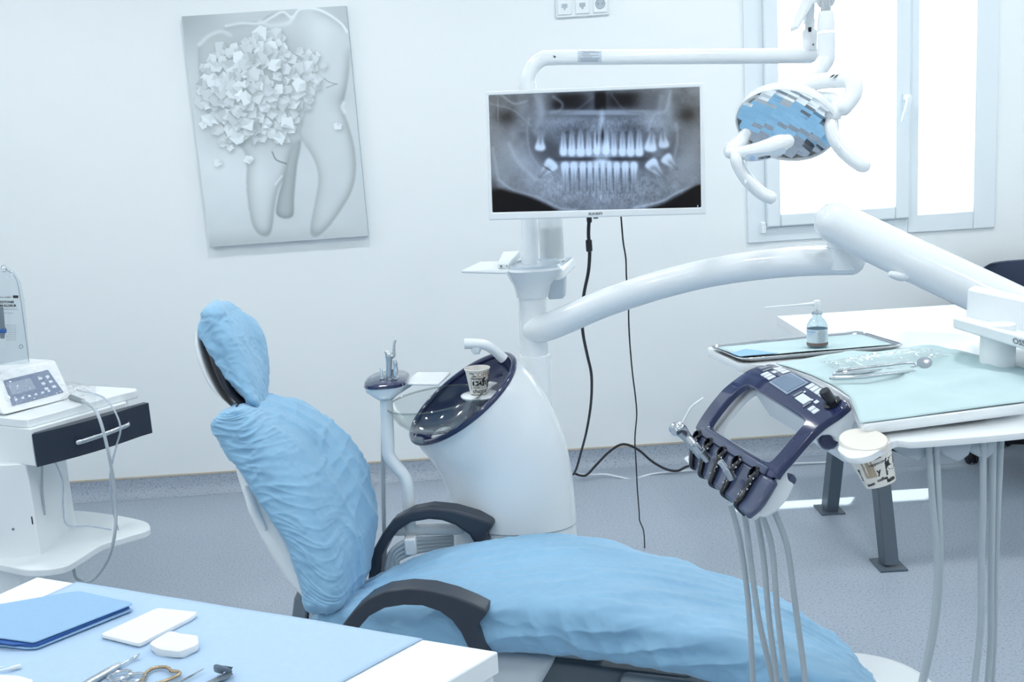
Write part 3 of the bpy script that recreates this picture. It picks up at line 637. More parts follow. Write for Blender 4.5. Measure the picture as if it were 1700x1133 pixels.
for (x, y, h, r) in ((634,628,.026,.004),(647,629,.02,.006),(656,627,.022,.006)):
    m2 = MB(); o = at(x,y,YA); m2.lathe([(r*1.7,-.003),(r*1.7,.001),(r,.002),(r,h),(r*.6,h+.002)], o, seg=16); m2.build('socket_post', CHROME, root)
t_ = thing('three_way_syringe', 'grey three-way air-water syringe standing in the small holder left of the basin', 'syringe', at(646,627,YA))
m2 = MB(); m2.tube([at(646,627,YA),at(646,600,YA),at(645,590,YA),at(642,585,YA)],[.0085,.0085,.0095,.006],rounded=True); m2.tube([at(643,587,YA),at(652,592,YA),at(654,585,YA)],[.006,.006,.004]); m2.build('syringe_body', STEEL, t_)
m2 = MB(); m2.tube([at(654,590,YA),at(654,575,YA),at(656,565,YA)],[.004,.0035,.0035],straight=True); m2.build('nozzle', CHROME, t_)
m2 = MB(); m2.lathe([(.0035,0),(.0035,.010),(.001,.010)], at(654,563,YA)); m2.build('nozzle_tip', WHITE2, t_)
t_ = thing('suction_handpiece', 'short chrome suction connector beside the upright grey syringe', 'suction handpiece', at(656,626,YA))
m2 = MB(); m2.lathe([(.006,0),(.007,.02),(.005,.03),(.006,.035),(.004,.045)], at(657,626,YA-.01), (.05,0,1)); m2.build('connector', CHROME, t_)
m2 = MB(); m2.lathe([(.004,.03),(.004,.07),(.003,.075)], at(657,626,YA-.01), (.05,0,1)); m2.build('suction_tip', CLEAR, t_)
# hoses of the assistant side
hs = [[(637,655),(636,740),(637,850),(640,930),(646,1000)]]
m2 = MB(); P_ = hs[0]; m2.tube([at(x,y,YA+.05) for x, y in P_],.006); m2.build('hose', GREYT, root)
for k in range(4):
    m2 = MB(); d = k*7
    m2.tube([at(752,893+d*.8,YA+.02),at(715,895+d*.8,YA-.01),at(685,897+d,YA-.04),at(660,907+d*1.1,YA-.05),at(646+d*.8,925+d,YA-.05),at(640+d*.9,960,YA-.05),at(638+d,1020,YA-.02)],.0072); m2.build('hose', GREYT, root)
m2 = MB(); m2.box(at(682,905,YA-.045), V((.016,0,0)), V((0,.02,0)), V((0,0,.024))); m2.build('hose_clip', WHITE2, root, bevel=.005)
# ================================================================ operating lamp
YLb = 2.88
root = thing('operating_lamp', 'white overhead dental operating lamp with mirrored oval reflector and curved handles', 'lamp', at(884,440,YLb))
O_ = root
m2 = MB(); m2.tube([at(880,442,YLb),at(879,300,YLb),at(877,160,YLb),at(876,140,YLb)],.0235,sub=2,seg=24); m2.build('upright_pole', WHITE, O_)
m2 = MB(); m2.tube([at(876,150,YLb),at(877,130,YLb),at(885,110,YLb),at(900,98,YLb),at(920,95.5,YLb),at(960,95,YLb),at(1350,92.5,YLb)],.0208,seg=26,sub=10,rounded=True); bm_ = m2.build('beam', WHITE, O_)
# rating label on the beam
cx = at(978,95,YLb); xd = (at(1200,94,YLb)-at(960,95,YLb)).normalized()
def wrap(u, v, r=.0215):   # u along the beam, v angle
    fwd = V((0,-1,0)); upv = xd.cross(fwd); upv = -upv if upv.z < 0 else upv
    return cx+xd*u+fwd*(math.cos(v)*r)+upv*(math.sin(v)*r)
m2 = MB(); m2.grid(lambda u, v: wrap((u-.5)*.064, -.75+1.55*v), 2, 12); m2.build('rating_label', mat('silver_label',(196,208,220),.4), bm_)
m2 = MB()
for k, (w0, w1, tk) in enumerate(((.1,.75,.05),(.18,.92,.07),(.1,.5,.05),(.14,.9,.05),(.2,.6,.04),(.05,.95,.06),(.1,.9,.06),(.1,.86,.06))):
    vv = .66-k*.18; m2.grid(lambda u, v: wrap((w0+(w1-w0)*u-.5)*.060, vv+tk*v, .0217), 2, 2)
m2.build('label_print', GREYINK, bm_)
m2 = MB(); m2.lathe([(.0195,0),(.0195,.05),(.016,.055),(.013,.056),(.013,.082)], at(1344,84,YLb), at(1344,30,YLb)-at(1343,84,YLb), seg=24); m2.build('pivot_sleeve', WHITE, O_)
m2 = MB(); m2.lathe([(.003,0),(.003,.002)], at(1350,74,YLb-.021), (0,-1,0), seg=10); m2.build('set_screw', MIDGREY, O_)
m2 = MB(); m2.lathe([(.0045,0),(.0045,.012)], at(1344.5,53,YLb-.016), (0,0,1), seg=12); m2.build('locking_pin', BLACK, O_)
m2 = MB(); m2.prism([at(1338,38,YLb-.012),at(1352,38,YLb-.012),at(1353,4,YLb-.012),at(1362,2,YLb-.012),at(1362,-20,YLb-.012),at(1350,-20,YLb-.012)], V((0,.03,0))); m2.build('joint_bracket', WHITE2, O_, bevel=.002)
YLh = 2.55
m2 = MB(); m2.prism([at(1323,44,YLb-.06),at(1325,49,YLb-.06),at(1351,6,YLb-.06),at(1420,-20,YLb-.06),at(1420,-40,YLb-.06),at(1346,-12,YLb-.06)], V((0,.07,0))); m2.build('spring_arm_cover', WHITE, O_, bevel=.006)
m2 = MB(); m2.tube([at(1380,-60,2.75),at(1371,-20,2.62),at(1371,0,YLh)],.022); m2.build('spring_arm', WHITE, O_)
m2 = MB(); m2.lathe([(.0125,-.02),(.0125,.05)], at(1371,14,YLh), (0,0,1)); m2.build('spindle', STEEL, O_)
m2 = MB(); m2.lathe([(.0165,.0),(.0205,-.028),(.0208,-.046)], at(1371,19,YLh)); m2.build('cone_collar', WHITE, O_)
m2 = MB(); m2.tube([at(1372,55,YLh),at(1372,85,YLh),at(1371,98,YLh),at(1364,110,YLh),at(1356,120,YLh)],.0208,seg=24); m2.build('elbow', WHITE, O_)
# neck widening down-left
m2 = MB(); m2.rings([uu for uu in [[at(x,y,YLh)+ (at(x,y,YLh)-at(x,y,YLh)) for x,y in ()]] if uu]) if False else None
def disc(px, py, Y, r, n, seg=28, e=1.0):
    n = V(n).normalized(); x = n.cross(V((0,1,0))).normalized(); y = n.cross(x); o = at(px, py, Y)
    return [o+x*(math.cos(t)*r)+y*(math.sin(t)*r*e) for t in (2*PI*k/seg for k in range(seg))]
dn_ = (at(1320,150,YLh)-at(1362,112,YLh))
m2.rings([disc(1360,113,YLh,.021,dn_),disc(1350,124,YLh,.027,dn_),disc(1337,138,YLh,.036,dn_),disc(1322,152,YLh,.046,dn_),disc(1310,166,YLh,.04,dn_)]); m2.build('neck', WHITE, O_)
# reflector dish
hc = at(1305,208,2.44); n_ = V((-.376,-.60,-.70)).normalized()
# in-plane major axis: screen direction 28 deg down right
mj_scr = (R_*math.cos(math.radians(28))-U_*math.sin(math.radians(28)))
mj = (mj_scr-n_*mj_scr.dot(n_)).normalized(); mn_ = n_.cross(mj).normalized()
RA = .117; RB = .117
def dish(k, t, d): return hc+mj*(RA*k*math.cos(t))+mn_*(RB*k*math.sin(t))+n_*d
m2 = MB(); m2.rings([[dish(k, 2*PI*i/72, d) for i in range(72)] for k, d in ((.975,-.002),(.985,.004),(1.0,.005),(1.02,.001),(1.02,-.006),(.98,-.02),(.85,-.038),(.6,-.052),(.3,-.058),(.03,-.06))], False, True); m2.build('reflector_shell', WHITE, O_)
mirror = mat('mirror_facets', (235,240,244), .03, metal=1.)
m2 = MB(); rf = random.Random(4); NX, NY = 19, 9
for j in range(NY):
    for i in range(NX):
        y0 = -1+2*j/NY; y1 = -1+2*(j+1)/NY; x0 = -1+2*(i+(.5 if j % 2 else 0)-.5)/NX; x1 = x0+2/NX; cx, cy = (x0+x1)/2, (y0+y1)/2
        if cx*cx+cy*cy > .97: continue
        def q(x, y):
            l = math.hypot(x, y); 
            if l > .975: x *= .975/l; y *= .975/l
            return x, y
        nm = V((-.445,-.705,-.55)); sx_, sy_ = mn_*-1, mj
        nf = (n_.lerp(nm, 1.)+sx_*(-cx*.30+rf.uniform(-.05,.05))+sy_*(-cy*.30+rf.uniform(-.05,.05))).normalized()
        cc = hc+sx_*(RB*cx)+sy_*(RA*cy)+n_*(-.026*(1-(cx*cx+cy*cy))-.001); P = []
        for (x, y) in ((x0,y0),(x1,y0),(x1,y1),(x0,y1)):
            x, y = q(x, y); p = hc+sx_*(RB*x)+sy_*(RA*y)+n_*(-.026*(1-(cx*cx+cy*cy))-.001)
            P.append(p-n_*((p-cc).dot(nf)/n_.dot(nf)))
        m2.add(P, [(0,1,2,3)])
m2.build('faceted_mirror', mirror, O_, smooth=False, fix=False)
# handles, yoke and lens arm ( crop px: 1190+x/4.533 , 100+y/4.533 )
def lp(x, y, Y=2.40): return at(1190+x/4.533, 100+y/4.533, Y)
m2 = MB(); m2.tube([lp(520,235,2.5),lp(620,215,2.47),lp(750,165,2.45),lp(880,150,2.43),lp(980,150,2.41),lp(1030,190,2.39),lp(1020,270,2.38),lp(955,360,2.37)],[.016,.018,.0185,.0185,.019,.0195,.0195,.018],seg=20,rounded=True); m2.build('yoke', WHITE, O_)
m2 = MB(); 
for k in (0,1): m2.box(lp(870+k*28,119,2.408), (R_*.8+U_*.3).normalized()*.002 if k else (R_*.8+U_*.3).normalized()*.004, (R_*.5+U_*.5)*.006, V((0,.0015,0)))
m2.build('dark_stripe_mark', BLACK, O_)
m2 = MB(); m2.tube([lp(620,280,2.5),lp(700,275,2.47),lp(790,280,2.45),lp(870,290,2.43),lp(910,330,2.41)],[.013,.0135,.0135,.0135,.012],seg=16); m2.build('inner_yoke', WHITE, O_)
m2 = MB(); m2.tube([lp(925,300,2.39),lp(900,360,2.385),lp(880,400,2.38),lp(870,440,2.38)],[.012,.017,.019,.018],seg=20); m2.build('handle_joint', WHITE, O_)
def handle(P, r, nm='handle'):
    m2 = MB(); m2.tube([lp(*p) for p in P], r, seg=20, rounded=True); return m2.build(nm, WHITE, O_)
h1 = handle([(868,440,2.38),(858,500,2.37),(880,580,2.36),(930,660,2.35),(1000,730,2.34),(1075,785,2.33),(1105,795,2.33)],[.0125,.0145,.0155,.0155,.0155,.0155,.0155])
m2 = MB(); c_ = lp(918,650,2.334); m2.box(c_, R_*.003, U_*.005, fw*.0015); m2.build('switch_button', WHITE2, h1, bevel=.002)
h2 = handle([(140,700,2.34),(150,760,2.33),(195,850,2.325),(260,935,2.32),(340,1005,2.315),(400,1035,2.31)],[.0115,.014,.0145,.0145,.0145,.0145])
m2 = MB(); c_ = lp(215,915,2.304); m2.box(c_, R_*.003, U_*.005, fw*.0015); m2.build('switch_button', WHITE2, h2, bevel=.002)
m2 = MB(); m2.tube([lp(215,560,2.42),lp(170,620,2.38),lp(115,670,2.36),lp(100,700,2.35)],[.014,.016,.0165,.013],rounded=True,seg=18); m2.build('side_yoke', WHITE, O_)
m2 = MB(); m2.tube([lp(90,690,2.36),lp(170,700,2.34),lp(270,690,2.33),lp(380,665,2.325),lp(470,630,2.33),lp(530,610,2.335)],[.012,.0145,.018,.021,.021,.016],seg=24,flat=1.0,rounded=True); la = m2.build('lens_arm', WHITE, O_)
def lab(x, y): return lp(x, y, 2.303)
m2 = MB(); m2.prism([V(p) for p in [lab(*q) for q in smoothpoly([(215,715),(300,700),(400,688),(500,660),(520,680),(505,705),(420,735),(320,758),(240,762),(215,745)],3)]], V((0,.012,0))); m2.build('badge_plate', mat('badge_grey',(186,200,214),.3), la)
m2 = MB(); text_on(m2, 'OSSTEM', .0068, lp(358,733,2.3015), R_*.985+U_*.17, U_*.985-R_*.17, sx=1.1, bold=.0003); m2.build('badge_lettering', INK, la, smooth=False)
m2 = MB(); m2.lathe([(.0055,0),(.0055,.0012)], lp(268,737,2.303), (0,-1,0), seg=20); m2.build('badge_button', mat('badge_blue',(150,180,215),.3), la)
# ================================================================ delivery unit
root = thing('delivery_unit', 'white dental delivery unit with curved arm, spring arm, tray table and navy control console', 'delivery unit', at(889,560,YC_))
D = root
m2 = MB(); P = [(888,548,2.86),(905,545,2.82),(935,533,2.77),(1000,505,2.7),(1080,478,2.62),(1160,457,2.55),(1240,443,2.48),(1320,435,2.42),(1380,433,2.38),(1412,433,2.36)]
m2.tube([at(*p) for p in P],[.036,.038,.039,.038,.037,.036,.036,.0355,.035,.034],seg=32,rounded=True); m2.build('curved_arm', WHITE, D)
m2 = MB(); m2.lathe([(.033,-.03),(.033,.02),(.036,.022),(.036,.075)], at(1400,425,2.36), seg=32); m2.build('elbow_joint', WHITE, D)
m2 = MB(); P = [(1386,369,2.30),(1440,396,2.27),(1500,425,2.23),(1580,462,2.18),(1660,500,2.13),(1740,539,2.08),(1800,568,2.04)]
m2.tube([at(*p) for p in P],[.046,.0475,.0475,.0475,.0475,.0475,.0475],seg=40,rounded=True,sub=3); m2.build('spring_arm', WHITE, D)
m2 = MB(); m2.tube([at(1480,456,2.2),at(1497,459,2.2),at(1512,457,2.2)],[.008,.011,.010],rounded=True); m2.build('release_knob', WHITE2, D)
# head box
ZT = 1.06
def T(px, py, z=ZT): return zat(px, py, z)
hA = at(1605,530,1.60); hx = (at(1760,572,1.60)-at(1605,530,1.60))
# box: vertical back panel and lip, run along direction e
def hp(px, py, Y): return at(px, py, Y)
m2 = MB(); m2.hexa([hp(1603,534,1.72),hp(1780,575,1.58),hp(1790,565,1.66),hp(1612,526,1.80),hp(1607,480,1.72),hp(1784,517,1.58),hp(1794,510,1.66),hp(1616,474,1.80)]); m2.build('head_panel', WHITE2, D, bevel=.003)
m2 = MB(); m2.hexa([hp(1582,545,1.64),hp(1780,605,1.46),hp(1800,590,1.66),hp(1612,538,1.80),hp(1582,527,1.64),hp(1780,582,1.46),hp(1800,568,1.66),hp(1612,521,1.80)]); lip = m2.build('head_shelf', WHITE2, D, bevel=.003)
a0 = hp(1582,536,1.64); a1 = hp(1780,593.5,1.46); ex = (a1-a0).normalized(); ez = (hp(1700,560,1.53)-hp(1700,590,1.53)).normalized(); en = ex.cross(ez); en = -en if en.y > 0 else en
m2 = MB(); text_on(m2, 'OSSTEM', .0125, at(1705.5,571.5,1.526)+en*.0035, ex, ez, bold=.0003); m2.build('brand_lettering', GREYINK, lip, smooth=False)
m2 = MB(); po = at(1656,602,1.62); m2.lathe([(.027,-.06),(.027,.022),(.0265,.024),(.0265,.05),(.026,.052),(.02,.053)], at(1656,590,1.62), seg=32); m2.build('head_post', WHITE, D)
m2 = MB(); m2.tube([at(1800,568,2.04),at(1830,570,1.9),at(1800,560,1.7)],.03); m2.build('head_link', WHITE, D)
# tray table (rounded slab)
tl = T(1171,577); bl = T(1432,712); br = T(1716,676); tr = T(1710,566)
def rounded(P, r, k=6):
    out = []; n = len(P)
    for i in range(n):
        a, b, c = P[i-1], P[i], P[(i+1) % n]; d1 = (a-b).normalized(); d2 = (c-b).normalized()
        for j in range(k+1):
            t = j/k; out.append((b+d1*r)*(1-t)**2+b*(2*t*(1-t))+(b+d2*r)*t*t)
    return out
near_left = T(1225,604)
slab = rounded([tl, T(1226,604), T(1300,609), T(1360,632), T(1412,664), T(1431,706), T(1725,668), T(1715,560), T(1440,546)], .012)
def inset(P, s): c = sum(P, V((0,0,0)))/len(P); return [c+(p-c)*s for p in P]
m2 = MB(); m2.rings([inset([p+V((0,0,-.018)) for p in slab], .93), inset([p+V((0,0,-.016)) for p in slab], .985), [p+V((0,0,-.010)) for p in slab], [p+V((0,0,-.003)) for p in slab], inset(slab, .992)]); m2.build('tray_table', WHITE, D)
# side shelf with cup ring
ZS = 1.038
out = [(1397,752),(1391,744),(1398,732),(1420,716),(1452,706),(1480,698),(1560,688),(1650,677),(1672,676),(1695,684),(1720,700),(1722,714),(1690,720),(1600,728),(1520,734),(1500,733),(1485,733),(1465,745),(1440,758),(1412,760)]
out = smoothpoly(out, 4); O3 = [zat(x, y, ZS) for x, y in out]
m2 = MB(); m2.rings([inset([p+V((0,0,-.009)) for p in O3], .985), [p+V((0,0,-.006)) for p in O3], [p+V((0,0,-.001)) for p in O3], inset(O3, .99)]); m2.build('side_shelf', WHITE, D)
m2 = MB()
m2.build('x', WHITE, D) if False else None
for (x, y, r) in ((1508,742,.026),(1577,742,.024),(1622,738,.022)):
    m2 = MB(); o = zat(x, y-6, ZS-.012); m2.prism([o+V((-r*1.2,.01,0)),o+V((r*1.3,-.0,.0)),o+V((r*1.1,-.004,-.018)),o+V((r*.5,-.004,-.028)),o+V((-r*.3,.0,-.018))], V((0,.03,0))); m2.build('holder_flap', FROST2, D, bevel=.004)
# side shelf bracket
m2 = MB(); m2.hexa([zat(1560,700,ZS-.03),zat(1640,695,ZS-.03),zat(1640,670,ZS-.03),zat(1560,676,ZS-.03),zat(1560,702,ZS-.005),zat(1640,696,ZS-.005),zat(1640,672,ZT-.015),zat(1560,678,ZT-.015)]); m2.build('shelf_bracket', WHITE2, D, bevel=.003)
SH = [[(1541,734),(1548,830),(1556,930),(1550,1030),(1530,1133),(1500,1240)],[(1554,734),(1558,830),(1561,930),(1554,1030),(1533,1133),(1506,1240)],[(1632,730),(1632,830),(1629,950),(1628,1040),(1618,1133),(1604,1240)],[(1649,725),(1647,850),(1645,1000),(1645,1060),(1640,1133),(1630,1240)],[(1662,723),(1656,850),(1651,1000),(1650,1060),(1646,1133),(1640,1240)]]
for k, P in enumerate(SH):
    m2 = MB(); y0 = zat(P[0][0], P[0][1]-10, ZS).y; m2.tube([at(x,y,y0-.0+.004*k) for x, y in P],.0045,seg=12); m2.build('instrument_hose', GREYT, D)
# second printed cup in the ring
o_top = zat(1437,733,ZS); h = .060
bt = at(1462,803,o_top.y-.01); axc = (o_top-bt); h = axc.length-.008
W2 = [('milk',.0085,.15,.80,.0004,INK,.05),('cappuccino',.0055,.2,.64,.0001,INK,.05),('coffee',.006,.2,.2,.0002,INK,.05),('latte',.008,.75,.12,.0004,INK,0),('O',.03,1.05,.55,.002,INK,0),('mocha',.0055,-.6,.5,.0002,TANINK,1.4),('hot milk',.0055,-1.0,.4,.0002,INK,1.4),('II',.026,-.35,.5,.003,TANINK,.0),('espresso',.005,.55,.42,.0002,INK,1.5),('y',.012,.12,.42,.0003,INK,0),('choco',.005,-.6,.12,.0003,INK,.2)]
t_ = printed_cup('paper_cup', 'printed coffee paper cup hanging in the white ring of the delivery unit shelf', bt, axc, .0300, .0205, h, W2, (C0-bt).normalized())
axn = V((-.04,-.20,.98)).normalized(); m2 = MB(); m2.lathe([(.0,.003),(.027,.003),(.0305,.0035),(.0315,.002),(.0315,-.004),(.026,-.004)], zat(1433,733,ZS+.004), axn, seg=40); m2.build('paper_lid', mat('cream_paper_lid',(226,222,214),.7), t_)
m2 = MB()
# ---------------------------------------------------------------- console
fe = [(1283,604),(1262,607),(1240,616),(1206,641),(1188,660),(1171,682),(1158,702),(1150,720),(1144,742),(1143,768)]
ne = [(1411,669),(1391,686),(1367,702),(1349,718),(1330,739),(1312,760),(1291,784),(1280,805),(1259,838),(1238,855)]
YFAR, YNEAR = 1.745, 1.462
FE = catmull([at(x,y,YFAR-.02*i/9) for i,(x,y) in enumerate(fe)], 6); NE = catmull([at(x,y,YNEAR-.02*i/9) for i,(x,y) in enumerate(ne)], 6)
NV = len(FE)-1
def cs(u, v, d=0.):
    t = min(max(v, 0), 1)*NV; i = min(int(t), NV-1); f = t-i
    a = FE[i].lerp(FE[i+1], f); b = NE[i].lerp(NE[i+1], f); i0 = max(i-1, 0); i1 = min(i+2, NV)
    wv = b-a; dv = (FE[i1]-FE[i0]).lerp(NE[i1]-NE[i0], u); n = wv.cross(dv).normalized()
    if n.z < 0 and n.x > 0: n = -n
    if n.x > 0: n = -n
    crown_ = .006*math.sin(PI*min(max(u,0),1))
    return a.lerp(b, u)+n*(d+crown_), n
def csp(u, v, d=0.): return cs(u, v, d)[0]
hu0, hu1, hv0, hv1 = .14, .90, .28, .655
def face_grid(u0, u1, v0, v1, nu, nv, d0, d1=None, name='x', m=None, parent=None, bevel=.0025):
    m2 = MB(); d1 = d0-.012 if d1 is None else d1
    top = [[csp(u0+(u1-u0)*i/nu, v0+(v1-v0)*j/nv, d0) for i in range(nu+1)] for j in range(nv+1)]
    bot = [[csp(u0+(u1-u0)*i/nu, v0+(v1-v0)*j/nv, d1) for i in range(nu+1)] for j in range(nv+1)]
    vs = [p for r in top for p in r]+[p for r in bot for p in r]; N = (nu+1)*(nv+1); w = nu+1; fs = []
    for j in range(nv):
        for i in range(nu):
            a = j*w+i; fs.append((a,a+1,a+w+1,a+w)); fs.append((N+a,N+a+w,N+a+w+1,N+a+1))
    edge = [i for i in range(w)]+[j*w+nu for j in range(1,nv+1)]+[nv*w+i for i in range(nu-1,-1,-1)]+[j*w for j in range(nv-1,0,-1)]
    for k in range(len(edge)): a, b = edge[k], edge[(k+1) % len(edge)]; fs.append((a, b, N+b, N+a))
    m2.add(vs, fs); return m2.build(name, m, parent, bevel=bevel)
# frame of the face with a rounded hole: ring between hole outline and outer outline
def ring_face(d0, d1, name, m, v_end):
    K = 96; outer = []; inner = []
    for k in range(K):
        t = 2*PI*(k+.5)/K; c, s = math.cos(t), math.sin(t); ro = 1/max(abs(c), abs(s)); ri = (abs(c)**12+abs(s)**12)**(-1/12)
        outer.append((.5+.5*c*ro, v_end*(.5+.5*s*ro))); inner.append(((hu0+hu1)/2+(hu1-hu0)/2*c*ri, (hv0+hv1)/2+(hv1-hv0)/2*s*ri))
    rows = []; NR = 6
    for j in range(NR+1):
        rows.append([(o[0]+(i[0]-o[0])*j/NR, o[1]+(i[1]-o[1])*j/NR) for o, i in zip(outer, inner)])
    R = [[csp(u, v, d1) for u, v in rows[0]]]+[[csp(u, v, d0) for u, v in r] for r in rows]+[[csp(u, v, d1) for u, v in rows[-1]]]
    m2 = MB(); m2.rings(R, closed=True); return m2.build(name, m, D, bevel=.002)
ring_face(.0, -.012, 'console_face', NAVY, .74)
face_grid(0, 1, .742, 1., 16, 8, .001, -.012, 'holder_block', NAVY2, D, bevel=.004)
face_grid(.1, .92, .675, .745, 14, 3, .0035, -.004, 'front_bar', NAVY2, D, bevel=.002)
# white side cheeks (near and far), with the arched finger cut-out
ck = [(1171,337),(1215,440),(1190,520),(1135,575),(1095,592),(1085,560),(1050,540),(1005,545),(940,595),(865,680),(805,745),(785,785),(795,830),(833,850),(792,940),(722,1018),(650,1060),(570,1052),(512,1032)]
ck = [(1100+x/3.776, 580+y/3.776) for x, y in ck]+[(1259,840),(1280,808),(1291,787),(1312,763),(1330,742),(1349,721),(1367,705),(1391,689)]
near_poly = [at(x, y, YNEAR+.001) for x, y in ck]
shift = at(1283,604,YFAR)-at(1411,669,YNEAR)
for off_, th_ in ((V((0,0,0)), .035),(shift+V((0,-.035,0)), .035)):
    m2 = MB(); m2.prism([p+off_ for p in near_poly], shift.normalized()*th_); m2.build('side_cheek', WHITE, D, bevel=.008, bseg=4)
# under deck linking the cheeks (behind keypad and behind holders)
def under(v0, v1, d0, d1, nm, m):
    face_grid(.06, .94, v0, v1, 6, 6, d0, d1, nm, m, D, bevel=.004)
under(.0, .26, -.013, -.09, 'rear_housing', WHITE)
under(.76, .975, -.013, -.03, 'lower_housing', WHITE)
# neck joining the console to the table
m2 = MB(); m2.hexa([T(1300,640,ZT-.05),T(1440,706,ZT-.05),T(1500,690,ZT-.05),T(1400,630,ZT-.05),T(1300,630,ZT-.012),T(1425,690,ZT-.012),T(1500,680,ZT-.012),T(1400,620,ZT-.012)]); m2.build('console_neck', WHITE, D, bevel=.01, bseg=3)
m2 = MB(); m2.lathe([(.0,.0),(.012,.0),(.015,-.004),(.015,-.02)], at(1377,733,YNEAR+.012), (-.1,-1,.1), seg=24); m2.build('cutout_dark_disc', NAVY, D)  # navy disc put in for the dark of the arched cut-out, no pivot
m2 = MB(); m2.lathe([(.0,.0),(.006,.0),(.009,-.004),(.009,-.02)], at(1316,798,YNEAR+.008), (.3,-1,.1), seg=20); m2.build('cutout_dark_disc', NAVY2, D)  # smaller disc added as the dark of the lower recess
# keypad panel bits
def plate(u0, u1, v0, v1, d, nm, m, par=D, th=.001, bev=0):
    return face_grid(u0, u1, v0, v1, 3, 3, d+th*.4, d-.001, nm, m, par, bevel=bev)
face_ = bpy.data.objects['console_face']
sc_ = plate(.33,.575,.035,.215,.0012,'display_bezel',mat('bezel_grey',(150,166,186),.25), face_)
plate(.345,.56,.05,.2,.0022,'display_screen',mat('lcd_grey_blue',(112,132,156),.15,coat=.5), face_, th=.0006)
def keys(u0, u1, v0, v1, n):
    for k in range(n):
        a = u0+(u1-u0)*k/n; b = a+(u1-u0)/n*.8
        plate(a, b, v0, v1, .001, 'key_button', WHITEINK, face_, bev=0)
keys(.15,.31,.02,.085,3); keys(.17,.31,.145,.20,3); keys(.60,.86,.02,.085,5); keys(.82,.90,.17,.215,2)
plate(.655,.76,.14,.205,.001,'key_button',WHITEINK,face_); plate(.79,.82,.12,.15,.001,'key_button',WHITEINK,face_)
plate(.08,.10,.06,.14,.001,'key_symbol',GREYINK,face_); plate(.12,.145,.08,.16,.001,'key_symbol',GREYINK,face_); plate(.62,.64,.13,.2,.001,'key_symbol',GREYINK,face_); plate(.77,.785,.16,.22,.001,'key_symbol',GREYINK,face_)
plate(.20,.24,.095,.125,.001,'key_button',WHITEINK,face_)
for u, v in ((.655,.125),(.77,.145),(.9,.105)):
    p, n = cs(u, v, .001); m2 = MB(); m2.lathe([(.0022,0),(.0022,.0015),(0,.0015)], p, n, seg=12); m2.build('indicator_light', WHITEINK, face_)
p, n = cs(.90,.075,.0)
m2 = MB(); m2.lathe([(.014,0),(.014,.003),(.009,.004),(.0085,.024),(.0075,.026),(0,.026)], p, n, seg=24); m2.build('control_knob', BLACKG, face_)
# holders: five notches with black glossy liners
HU = (.12,.30,.49,.67,.86)
for k, u in enumerate(HU):
    m2 = MB(); P_ = [csp(u, .765, .004), csp(u, .80, .0055), csp(u, .86, .006), csp(u+.01, .93, .005), csp(u+.012, .995, .002), csp(u+.012, 1.0, -.02)]
    m2.tube(P_, [.0035,.005,.0055,.0055,.005,.004], seg=12, sub=5, flat=.8, flatdir=None); m2.build('holder_groove', BLACKG, D)
    c_, n = cs(u-.015, .775, .001); m2 = MB(); m2.lathe([(.013,-.004),(.0135,.004),(.011,.007),(.009,.003),(.0085,-.003)], c_, n, seg=20, sy=.8); m2.build('holder_ring', BLACKG, D)
    for w_ in (-1, 1):
        m2 = MB(); 
        for j in range(5):
            q_, n = cs(u+.018*w_, .80+j*.03, .0065); m2.lathe([(.0,.0014),(.0014,.0007),(.0016,0)], q_, n, seg=8)
        m2.build('rivet_row', WHITEINK, D)
# console hoses
CH = [[(1213,838),(1222,870),(1232,920),(1243,1010),(1250,1133),(1252,1240)],[(1235,850),(1240,880),(1246,930),(1260,1030),(1283,1133),(1300,1240)],[(1256,855),(1262,890),(1268,930),(1277,1030),(1290,1133),(1300,1240)],[(1266,857),(1277,890),(1284,930),(1291,1020),(1305,1133),(1318,1240)],[(1287,853),(1300,885),(1309,920),(1321,1010),(1337,1133),(1345,1240)]]
for k, P in enumerate(CH):
    m2 = MB(); m2.tube([at(x,y,1.60-.02*k) for x, y in P],.0049,seg=12); m2.build('instrument_hose', GREYT, D)
# handpieces resting in the holders
t_ = thing('air_water_syringe', 'grey air-water syringe with thin white nozzle in the leftmost console holder', 'syringe', at(1160,750,1.68))
m2 = MB(); m2.tube([at(1164,755,1.66),at(1150,738,1.665),at(1138,724,1.67),at(1128,713,1.67),at(1121,712,1.67)],[.009,.0085,.009,.0125,.011],rounded=True,seg=18); m2.build('syringe_body', STEEL, t_)
m2 = MB(); m2.lathe([(.0,.002),(.008,.002),(.009,0),(.009,-.012)], at(1119,716,1.66), (-.8,-.5,-.1), seg=18); m2.build('syringe_head', CHROME, t_)
m2 = MB(); m2.tube([at(1132,705,1.67),at(1141,688,1.67),at(1149,675,1.67),at(1168,661,1.67)],[.0022,.002,.002,.0018],sub=3,seg=8); m2.build('nozzle', WHITE2, t_)
def conn(nm, lab_, a, b, c, Y, r, hose_end):
    t_ = thing(nm, lab_, 'hose connector', at(*c, Y))
    m2 = MB(); m2.tube([at(*c,Y),at(*b,Y)], r, sub=1, seg=18); m2.build('collar', STEEL, t_)
    m2 = MB(); m2.tube([at(*b,Y),at(*a,Y)], r*.78, sub=1, seg=18); m2.lathe([(r*.8,0),(r*.8,.002),(r*.4,.002)], at(*a,Y), at(*a,Y)-at(*b,Y), seg=18); m2.build('coupling_tip', CHROME, t_)
conn('handpiece_hose_connector', 'metal handpiece coupling in the second console holder next to the syringe', (1155,740), (1164,750), (1176,764), 1.615, .0072, None)
conn('handpiece_hose_connector', 'metal handpiece coupling in the fourth console holder beside an empty slot', (1197,768), (1206,779), (1216,795), 1.515, .0068, None)
